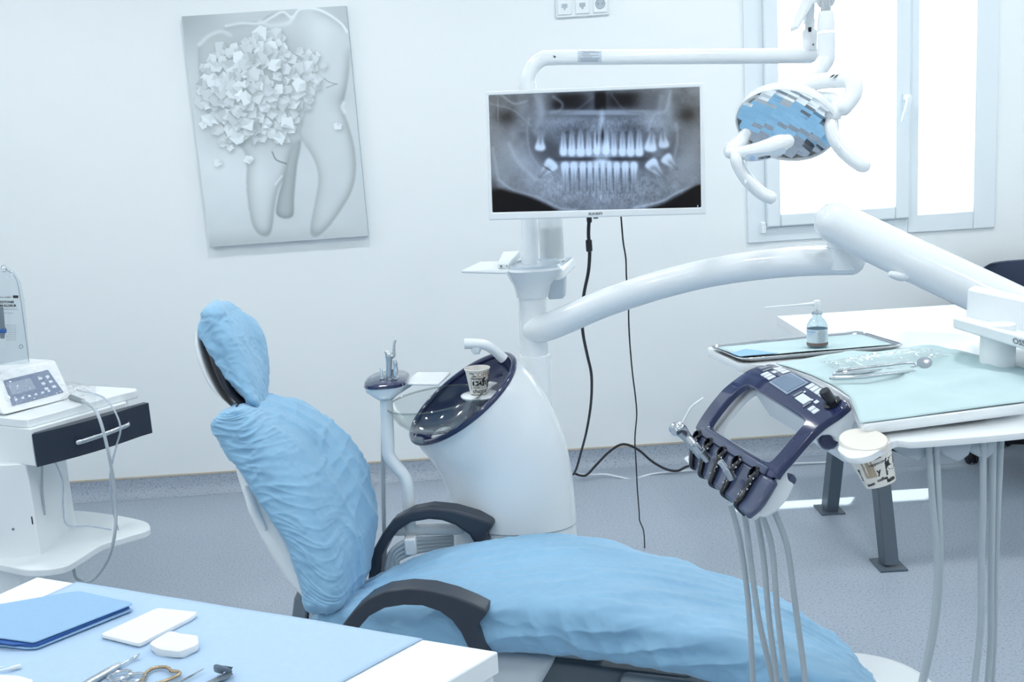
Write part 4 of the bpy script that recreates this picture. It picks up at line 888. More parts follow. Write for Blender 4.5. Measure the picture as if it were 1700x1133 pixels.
# ---------------------------------------------------------------- stainless tray and liner
ZB = ZT+.001
root = thing('instrument_tray', 'shallow stainless steel instrument tray on the far end of the white tray table', 'tray', T(1340,575))
tq = rounded([T(1176,574.5,ZB+.007),T(1229,597.5,ZB+.007),T(1506,573.5,ZB+.007),T(1430,550,ZB+.007)], .022)
ct = sum(tq, V((0,0,0)))/len(tq)
m2 = MB(); m2.rings([tq, [p+V((0,0,.001)) for p in inset(tq,.985)], [p+V((0,0,-.002)) for p in inset(tq,.97)], [p+V((0,0,-.0055)) for p in inset(tq,.93)], [p+V((0,0,-.0062)) for p in inset(tq,.90)]], False, True); m2.build('tray_pan', STEEL, root, solid=.0012)
def sheet(nm, mt, quad, z, lab_, cat, amp=.002, nu=24, nv=14, th=.0006, sc_=18, wav=None, base=None, par=None, edges=None):
    a, b_, c, d = quad     # bilinear a(0,0) b(1,0) c(1,1) d(0,1), or two edge polylines
    pl = lambda E, t: E[min(int(t*(len(E)-1)), len(E)-2)].lerp(E[min(int(t*(len(E)-1)), len(E)-2)+1], t*(len(E)-1)-min(int(t*(len(E)-1)), len(E)-2))
    def f(u, v):
        p = pl(edges[0],u)*(1-v)+pl(edges[1],u)*v if edges else (a*(1-u)+b_*u)*(1-v)+(d*(1-u)+c*u)*v
        return V((p.x, p.y, p.z+z+amp*(.5+.5*noise.noise(p*sc_))+(wav(u, v, p) if wav else 0)))
    m2 = MB(); m2.grid(f, nu, nv); o = m2.build(nm, mt, par, solid=th, angle=80); 
    if lab_: tag(o, lab_, cat)
    return o
sheet('paper_tray_liner', TEAL, (T(1183,578,ZB),T(1232,596,ZB),T(1490,575,ZB),T(1437,556,ZB)), .0025, 'pale teal paper liner lying inside the stainless tray under the spray bottle', 'paper liner', .002)
sheet('folded_liner_corner', mat('blue_liner_back',(140,184,224),.75), (T(1213,592,ZB),T(1228,597.5,ZB),T(1292,592,ZB),T(1238,585,ZB)), .0055, 'small mid-blue folded drape corner at the left end of the stainless tray', 'drape', .001)
# drape on the table
def wv(u, v, p):
    e = .004*max(0, math.sin(u*9+v*2))**3
    return e+.006*max(0,(v-.93)/.07)*noise.noise(p*30)
dr = sheet('tray_table_drape', TEAL, (T(1285,602,ZT),T(1429,704,ZT),T(1722,668,ZT),T(1545,575,ZT)), .001, 'wide pale teal paper drape spread over the white tray table', 'paper drape', .0018, 60, 40, .0006, 14, lambda u, v, p: min(1,6*v,6*(1-v),6*(1-u))*(.012*min(1,u*4)*max(0,ridge(V((p.x*3+p.y*2,p.y*12,3))))**3+.007*max(0,ridge(V((p.x*8,p.y*5,8))))**3+.003*(.5+noise.noise(p*30))), edges=([T(1288,605),T(1316,614),T(1347,625),T(1382,641),T(1410,660),T(1428,705)],[T(1512,582),T(1585,582),T(1640,596),T(1690,610),T(1730,625),T(1745,664)]))
# spray bottle
root = thing('spray_bottle', 'small clear spray bottle with long white nozzle and printed label on the steel tray', 'bottle', T(1357,580,ZB)+V((0,0,.005)))
o = T(1357,580,ZB)+V((0,0,.005)); k = 1.0
Yb = o.y
m2 = MB(); m2.lathe([(0,0),(.0165,0),(.0185,.0018),(.0185,.036),(.0175,.042),(.013,.050),(.0085,.054),(.0075,.060),(.0095,.061),(.0095,.064)], o, seg=36, cap1=False); m2.build('glass_bottle', clear_mat('bottle_clear',(225,236,240),gloss=.22), root)
m2 = MB(); m2.lathe([(.0,.002),(.017,.002),(.017,.005),(0,.005)], o, seg=30); m2.build('liquid', clear_mat('liquid_grey',(190,205,215)), root)
m2 = MB(); m2.lathe([(.0188,.005),(.0188,.034)], o, seg=36, cap0=False, cap1=False); m2.build('label', mat('bottle_label_paper',(214,230,240),.6), root)
m2 = MB(); m2.lathe([(.0190,.004),(.0190,.0095)], o, seg=36, cap0=False, cap1=False); m2.build('label_band', mat('brown_label_band',(120,104,98),.6), root)
vx = (V((C0.x,C0.y,0))-V((o.x,o.y,0))).normalized(); vy = V((0,0,1)).cross(vx)
def onb(txt, size, ang, z, mb, bold=0):
    vs, fs = text2d(txt, size, bold=bold); mb.add([o+V((0,0,z+p.y))+vx*(math.cos(ang+p.x/.019)*.0191)+vy*(math.sin(ang+p.x/.019)*.0191) for p in vs], fs)
m2 = MB(); onb('XYLOCAIN', .0045, -.75, .030, m2, .0001); onb('Pumpspray', .0028, -.75, .0255, m2); onb('Spray', .0028, -.85, .022, m2); m2.build('label_lettering', CYANINK, root, smooth=False)
m2 = MB()
for r_ in range(7): onb(['10 mg/dosis','lidocaine spray','50 ml solution','for mucous','membrane use','oral topical','keep cool'][r_], .0026, .45, .0315-r_*.0032, m2)
m2.build('label_small_print', GREYINK, root, smooth=False)
m2 = MB(); m2.lathe([(.0095,.060),(.0095,.064),(.006,.066),(.005,.070)], o); m2.build('metal_crimp', CHROME, root)
m2 = MB(); m2.lathe([(.005,.068),(.0058,.072),(.0058,.084),(.005,.0855),(0,.0855)], o); m2.build('pump_button', WHITE2, root)
tp = o+V((0,0,.080)); te = at(1270,511,Yb+.02)
m2 = MB(); m2.tube([tp, tp.lerp(te,.35), te],[.0042,.0017,.0013],sub=2,seg=8,rounded=True); m2.build('long_nozzle', WHITE2, root)
m2 = MB(); m2.tube([o+V((0,0,.062)), o+V((.001,0,.004))],.0012,sub=1,seg=6); m2.build('dip_tube', CLEAR, root)
# sealed pouch with instruments
root = thing('sterile_pouch', 'crinkled clear film pouch lying on the teal drape of the tray table', 'pouch', T(1470,618))
PP = (T(1360,616,ZT),T(1400,636,ZT),T(1585,606,ZT),T(1540,593,ZT))
m2 = MB(); a,b_,c,d = PP
def pf(u, v):
    p = (a*(1-v)+b_*v)*(1-u)+(d*(1-v)+c*v)*u
    return p+V((0,0,.016+.009*math.sin(PI*min(max(v,0),1))*math.sin(PI*u)**.5+.003*noise.noise(p*70)+.002*noise.noise(p*160)))
m2.grid(pf, 60, 20); m2.build('film_bag', FILM, root, angle=25)
def inst(nm, lab_, cat, P, r, m=STEEL, extra=None):
    t_ = thing(nm, lab_, cat, P[0]); m2 = MB(); m2.tube(P, r, seg=10, sub=4, rounded=True); m2.build('handle', m, t_)
    if extra: extra(t_)
    return t_
zI = ZT+.013
def head(t_):
    o = T(1535,604,zI+.006); m2 = MB(); m2.lathe([(.0,0),(.010,0),(.0115,.001),(.0115,.003),(.010,.0035),(0,.0035)], o, (-.25,-.5,.8), seg=28); m2.build('mirror_disc', CHROME, t_)
    m2 = MB(); m2.tube([T(1500,612,zI), T(1530,606,zI+.004)], .0012, seg=8, sub=2); m2.build('mirror_stem', STEEL, t_)
inst('dental_mouth_mirror', 'steel dental mouth mirror inside the clear pouch with a round mirror head', 'dental mirror', [T(1385,622,zI),T(1440,617,zI),T(1500,612,zI)], [.003,.0028,.002], STEEL, head)
inst('dental_probe', 'thin steel probe with a bent tip in the clear pouch', 'dental probe', [T(1390,616,zI+.004),T(1450,609,zI+.004),T(1512,603,zI+.004),T(1522,609,zI+.003)], [.0026,.0026,.0018,.0008])
inst('dental_tweezers', 'steel tweezers with ribbed grip nearest the viewer in the clear pouch', 'tweezers', [T(1380,628,zI),T(1430,626,zI),T(1490,619,zI),T(1525,615,zI)], [.0032,.0035,.003,.0012])
# ================================================================ dental chair
root = thing('dental_chair', 'white dental treatment chair with dark curved armrests under blue disposable covers', 'dental chair', at(900,1150,2.25))
CH_ = root
def quads(st, dy, y0=None):
    out = []
    for L_, M_, R__, Yc in st:
        L = at(*L_, Yc-dy); M = at(*M_, Yc-dy-.02); Rr = at(*R__, Yc+dy); B = L+(Rr-M)
        out.append((L, M, Rr, B))
    return out
def narrow(q, s, sh=0.):   # shrink a quad station about its centre
    c = sum(q, V((0,0,0)))/4; return tuple(c+(p-c)*s for p in q)
# --- backrest
ST = [((497,1004),(562,1008),(606,972),2.36),((485,962),(558,976),(624,935),2.37),((460,900),(542,915),(636,880),2.39),((424,845),(515,858),(633,828),2.41),((388,790),(482,795),(612,762),2.43),((352,742),(445,735),(572,706),2.45),((338,712),(412,697),(520,672),2.46),((360,692),(398,684),(460,660),2.47)]
Q = quads(ST, .20)
def bdisp(i, k, p):
    side = min(1, math.exp(-((k-.78)/.17)**4)+.7*math.exp(-((k-.5)/.07)**2)); front = 1-side
    w = 2.2*noise.noise(p*5)
    d = .008*noise.noise(p*5)+.003*noise.noise(p*14)
    d += side*.0062*max(0, ridge(V((i*19+w*1.4, k*5.0, 1.3))))**2*(.4+.6*noise.noise(p*4))
    d += side*.0026*max(0, ridge(V((i*36+w*2+k*9, k*6.0, 4.3))))**2
    d += front*.0105*max(0, ridge(V((k*17+i*4.5+w*.25, i*1.6, 2.7))))**2*(.35+.65*min(1, i*1.5))
    d += front*.0045*max(0, ridge(V((k*9-i*12+w*.3, i*3+k*5, 7.7))))**2
    return d+.0012*ridge(p*42)
m2 = MB(); m2.rings(quadloft([narrow(q, .84) for q in Q], 6, 40, 4, .02, .02)); m2.build('backrest_pad', PAD, CH_)
R = quadloft(Q, 32, 220, 4.2, .035, .016, bdisp)
m2 = MB(); m2.rings(R); o = m2.build('backrest_cover', BLUE, angle=80); tag(o, 'crinkled pale blue disposable cover stretched over the chair backrest', 'chair cover')
# hem: gathered band along the lower left
hem = [(362,684),(348,700),(344,716),(350,728),(358,740),(366,752),(376,768),(388,790),(404,815),(420,840),(440,868),(462,895),(478,915),(484,935),(487,955),(488,975),(492,992),(502,1003),(520,1006),(545,1008)]
# white back shell
SH_ = [((503,1002),(540,1010),(580,985),2.40),((464,962),(520,975),(600,940),2.42),((428,915),(500,925),(605,890),2.44),((398,862),(480,870),(600,835),2.46),((379,805),(450,805),(585,770),2.48),((374,765),(420,760),(545,720),2.50),((376,735),(420,725),(500,690),2.50)]
m2 = MB(); m2.rings(quadloft(quads(SH_, .16), 6, 40, 3.2, .02, .03)); m2.build('backrest_shell', WHITE2, CH_)
m2 = MB(); m2.tube([at(409,812,2.30),at(423,850,2.28),at(440,878,2.27)],[.008,.013,.006],rounded=True,flat=.6); m2.build('shell_recess_panel', WHITE2, CH_)
# backrest hinge
m2 = MB(); m2.prism([at(x,y,2.34) for x, y in ((488,992),(503,996),(512,1003),(505,1040),(502,1075),(484,1075),(483,1035))], V((0,.05,0))); m2.build('backrest_hinge', MIDGREY, CH_, bevel=.004)
m2 = MB(); m2.prism([at(x,y,2.36) for x, y in ((508,1000),(525,1004),(535,1028),(545,1060),(560,1110),(500,1110))], V((0,.30,0))); m2.build('hinge_housing', STEEL, CH_, bevel=.01)
# --- headrest
HS = [((404,660),(426,668),(446,648),2.50),((382,640),(412,638),(449,610),2.51),((354,606),(400,602),(447,572),2.53),((333,577),(386,566),(439,541),2.54),((322,552),(366,537),(428,526),2.55),((334,530),(362,521),(406,517),2.56)]
Q = quads(HS, .115)
def hdisp(i, k, p):
    side = math.exp(-((k-.5)/.14)**2)+.6*math.exp(-((k-.72)/.12)**2)
    return .006*noise.noise(p*11)+side*.008*ridge(V((p.x*16, p.y*5, p.z*34+p.x*24)))+.005*ridge(V((p.x*20+p.z*12, p.y*14, p.z*5)))+.002*ridge(p*55)
m2 = MB(); m2.rings(quadloft(Q, 26, 160, 3.4, .03, .03, hdisp)); o = m2.build('headrest_cover', BLUE, angle=80); tag(o, 'small crinkled pale blue cover pulled over the round headrest', 'headrest cover')
HP = [((388,672),(412,672),(430,660),2.52),((362,645),(392,655),(420,625),2.53),((346,615),(376,618),(415,595),2.54),((338,590),(365,585),(405,565),2.55),((330,570),(355,560),(395,545),2.56),((335,550),(352,545),(385,535),2.56)]
m2 = MB(); m2.rings(quadloft(quads(HP, .12), 6, 40, 2.6, .02, .02)); m2.build('headrest_pad', PAD, CH_)
HW = [((377,672),(385,675),(398,662),2.54),((345,645),(368,655),(385,630),2.55),((325,608),(350,620),(370,590),2.56),((317,578),(338,582),(360,560),2.57),((318,556),(334,556),(358,540),2.58),((326,543),(336,542),(355,534),2.58)]
m2 = MB(); m2.rings(quadloft(quads(HW, .11), 8, 48, 2.4, .012, .012)); m2.build('headrest_shell', WHITE, CH_)
m2 = MB(); m2.box(at(425,672,2.52), V((.02,0,.0)), V((0,.05,0)), V((-.01,0,.06))); m2.build('headrest_stem', BLACK, CH_, bevel=.008)
# --- seat
SS = [((560,994),(550,1018),(548,1048),2.42),((622,958),(592,1006),(590,1080),2.40),((700,918),(680,1002),(688,1092),2.37),((800,892),(788,1000),(798,1094),2.33),((880,880),(888,1001),(898,1098),2.30),((960,882),(984,1012),(998,1108),2.26),((1060,904),(1086,1034),(1098,1122),2.22),((1155,932),(1192,1058),(1200,1142),2.18),((1245,964),(1284,1086),(1290,1165),2.14),((1332,1016),(1352,1118),(1360,1172),2.11),((1398,1064),(1408,1132),(1412,1168),2.09),((1428,1104),(1430,1140),(1430,1158),2.08)]
def seatq(k):
    F_, N_, H_, Yc = k; t = (N_[0]-550)/900.; w = .235 if t < .75 else .235-.5*(t-.75)*.55
    w = max(w, .07)
    Fp = at(*F_, Yc+w); Np = at(*N_, Yc-w); Hp = at(*H_, Yc-w-.01); return (Hp, Np, Fp, Hp+(Fp-Np))
SQ = [seatq(k) for k in SS]
axs = (at(1400,1120,2.1)-at(600,1000,2.4)).normalized()
def sdisp(i, k, p):
    s = p.dot(axs); near = math.exp(-((k-.75)/.13)**2)
    d = .007*noise.noise(p*6)+.0018*ridge(V((p.x*30,p.y*50,p.z*40)))
    # long pulls running along the seat on top
    d += (1-near)*.0085*max(-.1, ridge(V((s*2.6, p.y*22, p.z*12))))**2
    # upright creases in the skirt
    d += near*.0125*ridge(V((s*13+p.z*9, 2.2, p.z*1.5)))
    d += .0075*ridge(V((s*6+p.y*4, p.y*10, p.z*22)))*near
    return d
m2 = MB(); m2.rings(quadloft(SQ, 30, 240, 5.5, .04, .05, sdisp)); o = m2.build('seat_cover', BLUE, angle=80); tag(o, 'long crinkled pale blue disposable cover over the chair seat and leg rest', 'chair cover')
m2 = MB(); m2.rings(quadloft([narrow(q, .86) for q in SQ], 4, 40, 5, .02, .03)); m2.build('seat_pad', PAD, CH_)
# seat understructure
m2 = MB(); m2.hexa([at(640,1230,2.10),at(840,1235,2.05),at(880,1190,2.45),at(660,1190,2.5),at(590,1062,2.22),at(925,1092,2.14),at(940,1040,2.5),at(600,1010,2.55)]); m2.build('seat_housing', mat('light_grey_housing',(206,214,220),.4), CH_, bevel=.02, bseg=4)
m2 = MB(); m2.hexa([at(850,1240,2.15),at(1180,1250,2.1),at(1200,1200,2.4),at(860,1200,2.45),at(900,1096,2.16),at(1150,1128,2.13),at(1160,1080,2.4),at(920,1060,2.45)]); m2.build('lift_arm_cover', mat('dark_grey_housing',(92,104,112),.45), CH_, bevel=.015, bseg=3)
m2 = MB(); m2.hexa([at(1020,1250,2.1),at(1300,1260,2.05),at(1310,1210,2.3),at(1030,1200,2.35),at(1030,1120,2.11),at(1200,1140,2.09),at(1210,1110,2.3),at(1040,1090,2.35)]); m2.build('legrest_frame', mat('mid_grey_housing',(140,150,156),.45), CH_, bevel=.015, bseg=3)
bp = at(900,1100,2.3); P1 = zat(1450,1073,.055); P2 = zat(1553,1125,.055)
bl_ = rounded([V((-.1,P1.y-.62,0)),V((P2.x,P1.y-.62,0)),V((P2.x,P1.y,0)),V((-.1,P1.y,0))],.26,12)
m2 = MB(); m2.rings([[p+V((0,0,z)) for p in inset(bl_, s)] for z, s in ((0,.98),(.012,1),(.038,1),(.050,.985),(.055,.95))]); m2.build('base_plate', WHITE, CH_)
m2 = MB(); m2.hexa([V((bp.x-.18,2.2,.05)),V((bp.x+.16,2.2,.05)),V((bp.x+.16,2.45,.05)),V((bp.x-.18,2.45,.05)),V((bp.x-.14,2.2,.30)),V((bp.x+.14,2.2,.30)),V((bp.x+.14,2.45,.30)),V((bp.x-.14,2.45,.30))]); m2.build('lift_column', WHITE2, CH_, bevel=.02)
# --- armrests
FAR = [(609,966),(612,945),(618,915),(633,888),(651,864),(682,848),(714,842),(752,846),(790,857),(813,866),(820,872),(805,893),(812,905),(787,905),(778,890),(755,874),(733,866),(711,864),(682,869),(660,883),(644,903),(633,925),(630,957),(626,975)]
NEAR = [(560,1050),(568,1038),(587,1014),(609,995),(638,982),(676,977),(714,980),(752,990),(784,1003),(806,1014),(808,1021),(790,1042),(797,1057),(812,1085),(816,1100),(788,1100),(774,1071),(765,1052),(749,1031),(730,1017),(701,1007),(670,1006),(638,1011),(612,1025),(597,1042),(580,1065)]
for P_, Y in ((FAR, 2.60),(NEAR, 2.06)):
    m2 = MB(); n_a = len(P_)
    m2.prism([at(x,y,Y) for x, y in P_], V((.012,.052,0))); m2.build('armrest', CHAR, CH_, bevel=.011, bseg=4, angle=50)
# ================================================================ implant cart on the left
ZT_ = .78
def K(px, py, z=ZT_): return zat(px, py, z)
root = thing('equipment_cart', 'white trolley with a dark drawer, steel handle and a lower shelf at the left edge', 'cart', K(60,900,0)*0+V((-1.3,2.95,0)))
T_ = root
far_l = K(-160,655); top = [K(-160,672),K(-60,691),K(0,693),K(22,696),K(45,697),K(90,685),K(140,671),K(190,657),K(228,648),K(226,645),K(140,640),K(-120,636)]
m2 = MB(); m2.prism(top, V((0,0,-.026))); m2.build('top_panel', WHITE2, T_, bevel=.003)
th = .026
def dz(p, z): return V((p.x, p.y, z))
A = K(48,700); B = K(222,655)
zb = at(48,777,A.y).z
m2 = MB(); back = K(215,648)+V((-.05,.12,0)); m2.prism([dz(K(-150,676),ZT_-th), dz(A+V((-.004,.008,0)),ZT_-th), dz(B+V((-.03,.005,0)),ZT_-th), dz(back,ZT_-th), dz(K(-120,640),ZT_-th)], V((0,0,zb-ZT_+th))); m2.build('drawer_case', WHITE2, T_, bevel=.002)
# drawer front : bowed
d = B-A; nrm_ = V((d.y,-d.x,0)).normalized()
fr = []
for k in range(13):
    t = k/12; p = A.lerp(B, t)+nrm_*(.004+.018*math.sin(PI*t)); fr.append(p)
zt = ZT_-th-.012
m2 = MB(); 
end = K(234,660); tail = [fr[-1], dz(fr[-1]+V((.012,.03,0)), 0)]
out = [dz(p, zb) for p in fr]+[dz(B+V((.03,.035,0)),zb), dz(B+V((.01,.05,0)),zb), dz(A+V((.0,.02,0)),zb)]
m2.prism(out, V((0,0,zt-zb))); df = m2.build('drawer_front', mat('dark_drawer_front',(40,50,66),.35), T_, bevel=.0015, smooth=False)
m2 = MB(); hz = zb+(zt-zb)*.52; m2.tube([dz(A.lerp(B,t)+nrm_*(.012+.018*math.sin(PI*t)+b_),hz+.018*(t-.5)) for t, b_ in ((.33,.0),(.335,.016),(.45,.02),(.6,.022),(.75,.02),(.845,.016),(.85,.0))],.0065,seg=8,sub=3,flat=.45,flatdir=(.6,-.8,0)); m2.build('handle', STEEL, df)
# column
c0 = K(38,775,.5)
m2 = MB(); P = [at(-160,760,3.0),at(38,772,A.y+.02)]; x1 = P[1].x; m2.abox(-1.75, x1+.0, A.y+.04, A.y+.30, .05, zb+.002); m2.build('pillar', WHITE2, T_, bevel=.004)
m2 = MB(); m2.abox(x1-.010,x1-.007,A.y+.0385,A.y+.042,at(46,865,A.y+.04).z-.012,at(46,865,A.y+.04).z+.012); m2.build('slot_mark', BLACK, T_)
m2 = MB(); m2.lathe([(.004,0),(.004,.002)], at(22,879,A.y+.04), (0,-1,0), seg=12); m2.build('bolt', MIDGREY, T_)
zs_ = .36
def Ks(x, y): return zat(x, y, zs_)
sh = smoothpoly([(249,874),(242,882),(205,893),(166,906),(128,930),(102,942),(51,947),(0,938),(-80,925),(-200,900),(-200,870),(-60,868),(51,868),(92,852),(128,848),(190,855),(238,865)],4)
sh = [Ks(x,y) for x, y in sh]
m2 = MB(); m2.prism(sh, V((0,0,-.022))); m2.build('lower_shelf', WHITE2, T_, bevel=.003)
m2 = MB(); m2.abox(-1.75,-1.42,A.y+.0,A.y+.4,.04,.10); m2.build('base', WHITE2, T_, bevel=.01)
for cx_, cy_ in ((-1.7,A.y+.03),(-1.45,A.y+.03),(-1.7,A.y+.36),(-1.45,A.y+.36)):
    m2 = MB(); m2.lathe([(.025,-.012),(.028,-.008),(.028,.008),(.025,.012)], V((cx_,cy_,.028)), (0,1,0), seg=20); m2.build('castor_wheel', BLACK, T_)
m2 = MB(); m2.tube([at(0,420,3.03),at(5,560,3.03),at(4,640,3.03)],.006,sub=2); 
# iv pole on the cart
px_ = at(-22,500,3.05).x
m2 = MB(); m2.tube([V((px_,3.05,ZT_-.01)),V((px_,3.05,at(0,425,3.05).z+.02)),V((px_+.02,3.05,at(0,425,3.05).z+.035)),V((px_+.05,3.05,at(5,440,3.05).z))],.006,sub=4); m2.build('bag_pole', CHROME, T_)
# surgical motor device
root = thing('surgical_motor_unit', 'white surgical motor console with grey touch panel on the cart top', 'medical device', K(50,690))
zt2 = ZT_+.001
fA = zat(6,693,zt2); fB = zat(110,664,zt2); 
fl = zat(-90,668,zt2)
pTL = at(0,628,2.98); pTR = at(86,606,3.10)
# panel: solve points on an inclined plane through front bottom edge
e = (fB-fA).normalized(); inn = V((-e.y,e.x,0)); hgt = .085
top0 = fA+inn*.10+V((0,0,hgt)); top1 = fB+inn*.10+V((0,0,hgt))
pl_n = e.cross((top0-fA)).normalized()
def onp(px, py, off=0.):
    d_ = ray(px, py); t = (fA-C0).dot(pl_n)/d_.dot(pl_n); q = C0+d_*t; s = pl_n if pl_n.y < 0 else -pl_n; return q+s*off
f0 = onp(6,690)+V((0,0,0)); 
TLp, TRp, BRp, BLp = onp(-22,622), onp(84,607), onp(122,661), onp(6,690)
TLp2 = TLp
bk_ = inn*.13
m2 = MB(); m2.hexa([dz(BLp,zt2),dz(BRp,zt2),dz(TRp+bk_,zt2),dz(TLp+bk_,zt2),BLp+V((0,0,.012)),BRp+V((0,0,.012)),TRp+bk_*.9,TLp+bk_*.9])
m2 = MB(); m2.prism([BLp,TLp,TLp+bk_,dz(TLp+bk_,zt2)],(BRp-BLp)); m2.build('housing', WHITE, root, bevel=.008, bseg=3)
sc_p = [onp(5,633,.0015),onp(79,615,.0015),onp(105,652,.0015),onp(20,675,.0015)]
m2 = MB(); s_ = (pl_n if pl_n.y < 0 else -pl_n); m2.prism([sc_p[3],sc_p[2],sc_p[1],sc_p[0]], s_*.0012); sp = m2.build('touch_panel', mat('panel_grey_blue',(112,128,158),.25,coat=.5), root, bevel=.0005)
bil = lambda u, v: (sc_p[0]*(1-u)+sc_p[1]*u)*(1-v)+(sc_p[3]*(1-u)+sc_p[2]*u)*v+s_*.0016
for r_ in range(3):
    for c_ in range(2):
        u = .70+.16*c_; v = .22+.22*r_; m2 = MB(); m2.add([bil(u,v),bil(u+.075,v),bil(u+.075,v+.1),bil(u,v+.1)],[(3,2,1,0)]); m2.build('key_button', WHITEINK, sp)
m2 = MB(); m2.add([bil(.06,.15),bil(.55,.15),bil(.55,.62),bil(.06,.62)],[(3,2,1,0)]); m2.build('display', mat('display_pale',(150,164,184),.2), sp)
for c_ in range(6):
    u = .08+.13*c_; m2 = MB(); m2.add([bil(u,.78),bil(u+.05,.78),bil(u+.05,.86),bil(u,.86)],[(3,2,1,0)]); m2.build('key_button', WHITEINK, sp)
# film over the device
def filmf(u, v):
    p = (sc_p[0]*(1-u)+sc_p[1]*u)*(1-v)+(sc_p[3]*(1-u)+sc_p[2]*u)*v; c = sum(sc_p, V((0,0,0)))/4; p = c+(p-c)*1.28
    return p+s_*(.018+.012*noise.noise(p*32)+.006*noise.noise(p*90))
m2 = MB(); m2.grid(filmf, 50, 34); o = m2.build('protective_film', FILM, angle=30); tag(o, 'crinkled clear plastic film sleeve covering the front of the surgical motor console', 'plastic film')
o0 = zat(118,652,ZT_+.02)
def filmg(u, v):
    p = zat(100+60*u, 668-34*v+8*u, ZT_+.004); return p+V((0,0,.004+.03*math.sin(PI*u)*math.sin(PI*v)*(.6+.6*noise.noise(p*50))+.004*noise.noise(p*120)))
m2 = MB(); m2.grid(filmg, 26, 18); o = m2.build('film_end', FILM, angle=30); tag(o, 'loose bunched end of clear film lying on the cart top beside the console cable', 'plastic film')
# cables
zc = ZT_+.008
root = thing('motor_cable', 'thick pale grey cable draped over the cart drawer to the floor', 'cable', zat(130,662,zc))
m2 = MB(); m2.tube([zat(118,660,zc),zat(138,666,zc)],[.009,.006],sub=1,seg=14); m2.build('cable_boot', MIDGREY, root)
yb = A.y
m2 = MB(); m2.tube([zat(136,665,zc),zat(152,675,zc+.004),at(163,690,yb+.02),at(175,730,yb+.0),at(187,790,yb),at(192,840,yb-.0),at(190,890,yb-.03),at(176,935,yb-.02),at(150,966,yb),at(128,962,yb+.04),at(122,945,yb+.08)],.0048,seg=12); m2.build('cable_sheath', GREYT, root)
m2 = MB(); m2.tube([zat(128,648,zc),zat(165,657,zc),zat(180,668,zc),at(194,690,yb+.10),at(200,715,yb+.08),at(192,745,yb+.08),at(183,790,yb+.1),at(186,840,yb+.12),at(196,880,yb+.14)],.0028,seg=10); o = m2.build('irrigation_tube', clear_mat('milky_tube',(220,228,240),gloss=.2,haze=.35)); tag(o, 'thin clear irrigation tube hanging beside the thick cable over the cart drawer', 'tube')
m2 = MB(); m2.tube([at(70,770,yb+.1),at(70,810,yb+.1),at(74,855,yb+.1)],.0036,seg=10); o = m2.build('hanging_cable', GREYT); tag(o, 'short grey cable hanging below the left of the cart drawer', 'cable')
m2 = MB(); m2.tube([at(92,768,yb+.1),at(104,800,yb+.1),at(105,845,yb+.1),at(112,872,yb+.12),at(150,874,yb+.1),at(185,880,yb+.12)],.0024,seg=10); o = m2.build('thin_hanging_tube', clear_mat('milky_tube_thin',(220,228,240),gloss=.2,haze=.35)); tag(o, 'thin clear tube hanging below the drawer onto the lower shelf of the cart', 'tube')
# saline bag
YB_ = 3.07
root = thing('saline_bag', 'clear hanging saline bag with dark printed lettering above the cart', 'infusion bag', at(5,605,YB_))
prof = [(8,446,.004),(9,452,.012),(12,470,.018),(12,500,.020),(12,540,.022),(12,575,.020),(12,600,.012),(12,606,.003)]
hw = [4,14,22,28,32,35,37,38]
rows = []
for (cx, y, t), w in zip(prof, hw):
    c = at(cx, y, YB_); rows.append([c+V((math.cos(a)*mpp(YB_)*w, math.sin(a)*t, 0))*1.0 for a in (2*PI*k/40 for k in range(40))])
m2 = MB(); m2.rings(rows); m2.build('bag_body', clear_mat('saline_bag_film',(244,248,250),gloss=.15,haze=.08,edge=.5), root)
m2 = MB(); m2.tube([at(8,447,YB_),at(25,460,YB_),at(33,490,YB_),at(40,540,YB_),at(48,600,YB_+.01)],.0012,seg=6); m2.build('outer_seam', clear_mat('seam_film',(170,184,196),gloss=.2,haze=.3), root)
m2 = MB(); m2.tube([V((math.cos(a)*.008,0,math.sin(a)*.010))+at(6,446,YB_) for a in (2*PI*k/16 for k in range(17))],.0016,seg=8,sub=2,cap=False); m2.build('hanger_ring', CHROME, root)
bx = R_; by = U_; bn_ = V((0,-.024,0))
m2 = MB()
for s_t, sz, x, y, b_ in (('%0.9 IZOTONIK',.0095,5,502,.0005),('SODYUM KLORUR',.0095,5,508,.0005),('500 mL  COZELTI',.005,8,494,.0002),('INTRAVENOZ INFUZYON',.0045,15,514,0),('Steril - Apirojen',.0045,14,520,0)):
    text_on(m2, s_t, sz, at(x,y,YB_-.0235), bx, by, bold=b_)
m2.build('bag_lettering', INK, root, smooth=False)
m2 = MB()
for k in range(9): text_on(m2, 'sodyum klorur cozelti', .0035, at(18,540+k*3.1,YB_-.0238), bx, by)
m2.build('small_print', INK, root, smooth=False)
m2 = MB(); q = at(35,576,YB_-.022)
for k in range(3):
    a0 = PI/2+k*2*PI/3; a1 = a0+2*PI/3*.8; m2.tube([q+bx*(math.cos(a0)*.007)+by*(math.sin(a0)*.007), q+bx*(math.cos(a1)*.007)+by*(math.sin(a1)*.007)], .0008, sub=1, seg=5)
m2.build('recycling_mark', INK, root)
m2 = MB(); m2.box(at(26,493,YB_-.0238), bx*.008, by*.004, V((0,.0003,0))); m2.build('logo_block', INK, root)
root = thing('drip_chamber', 'grey drip spike with a blue ring in front of the saline bag', 'infusion line', at(2,562,YB_-.04))
m2 = MB(); m2.tube([at(0,510,YB_-.05),at(3,545,YB_-.05),at(4,562,YB_-.05)],[.009,.009,.006],sub=2,seg=14); m2.build('spike', MIDGREY, root)
m2 = MB(); m2.tube([at(-2,550,YB_-.05),at(8,548,YB_-.05)],.010,sub=1,seg=14); m2.build('blue_ring', DRAPEIN, root)

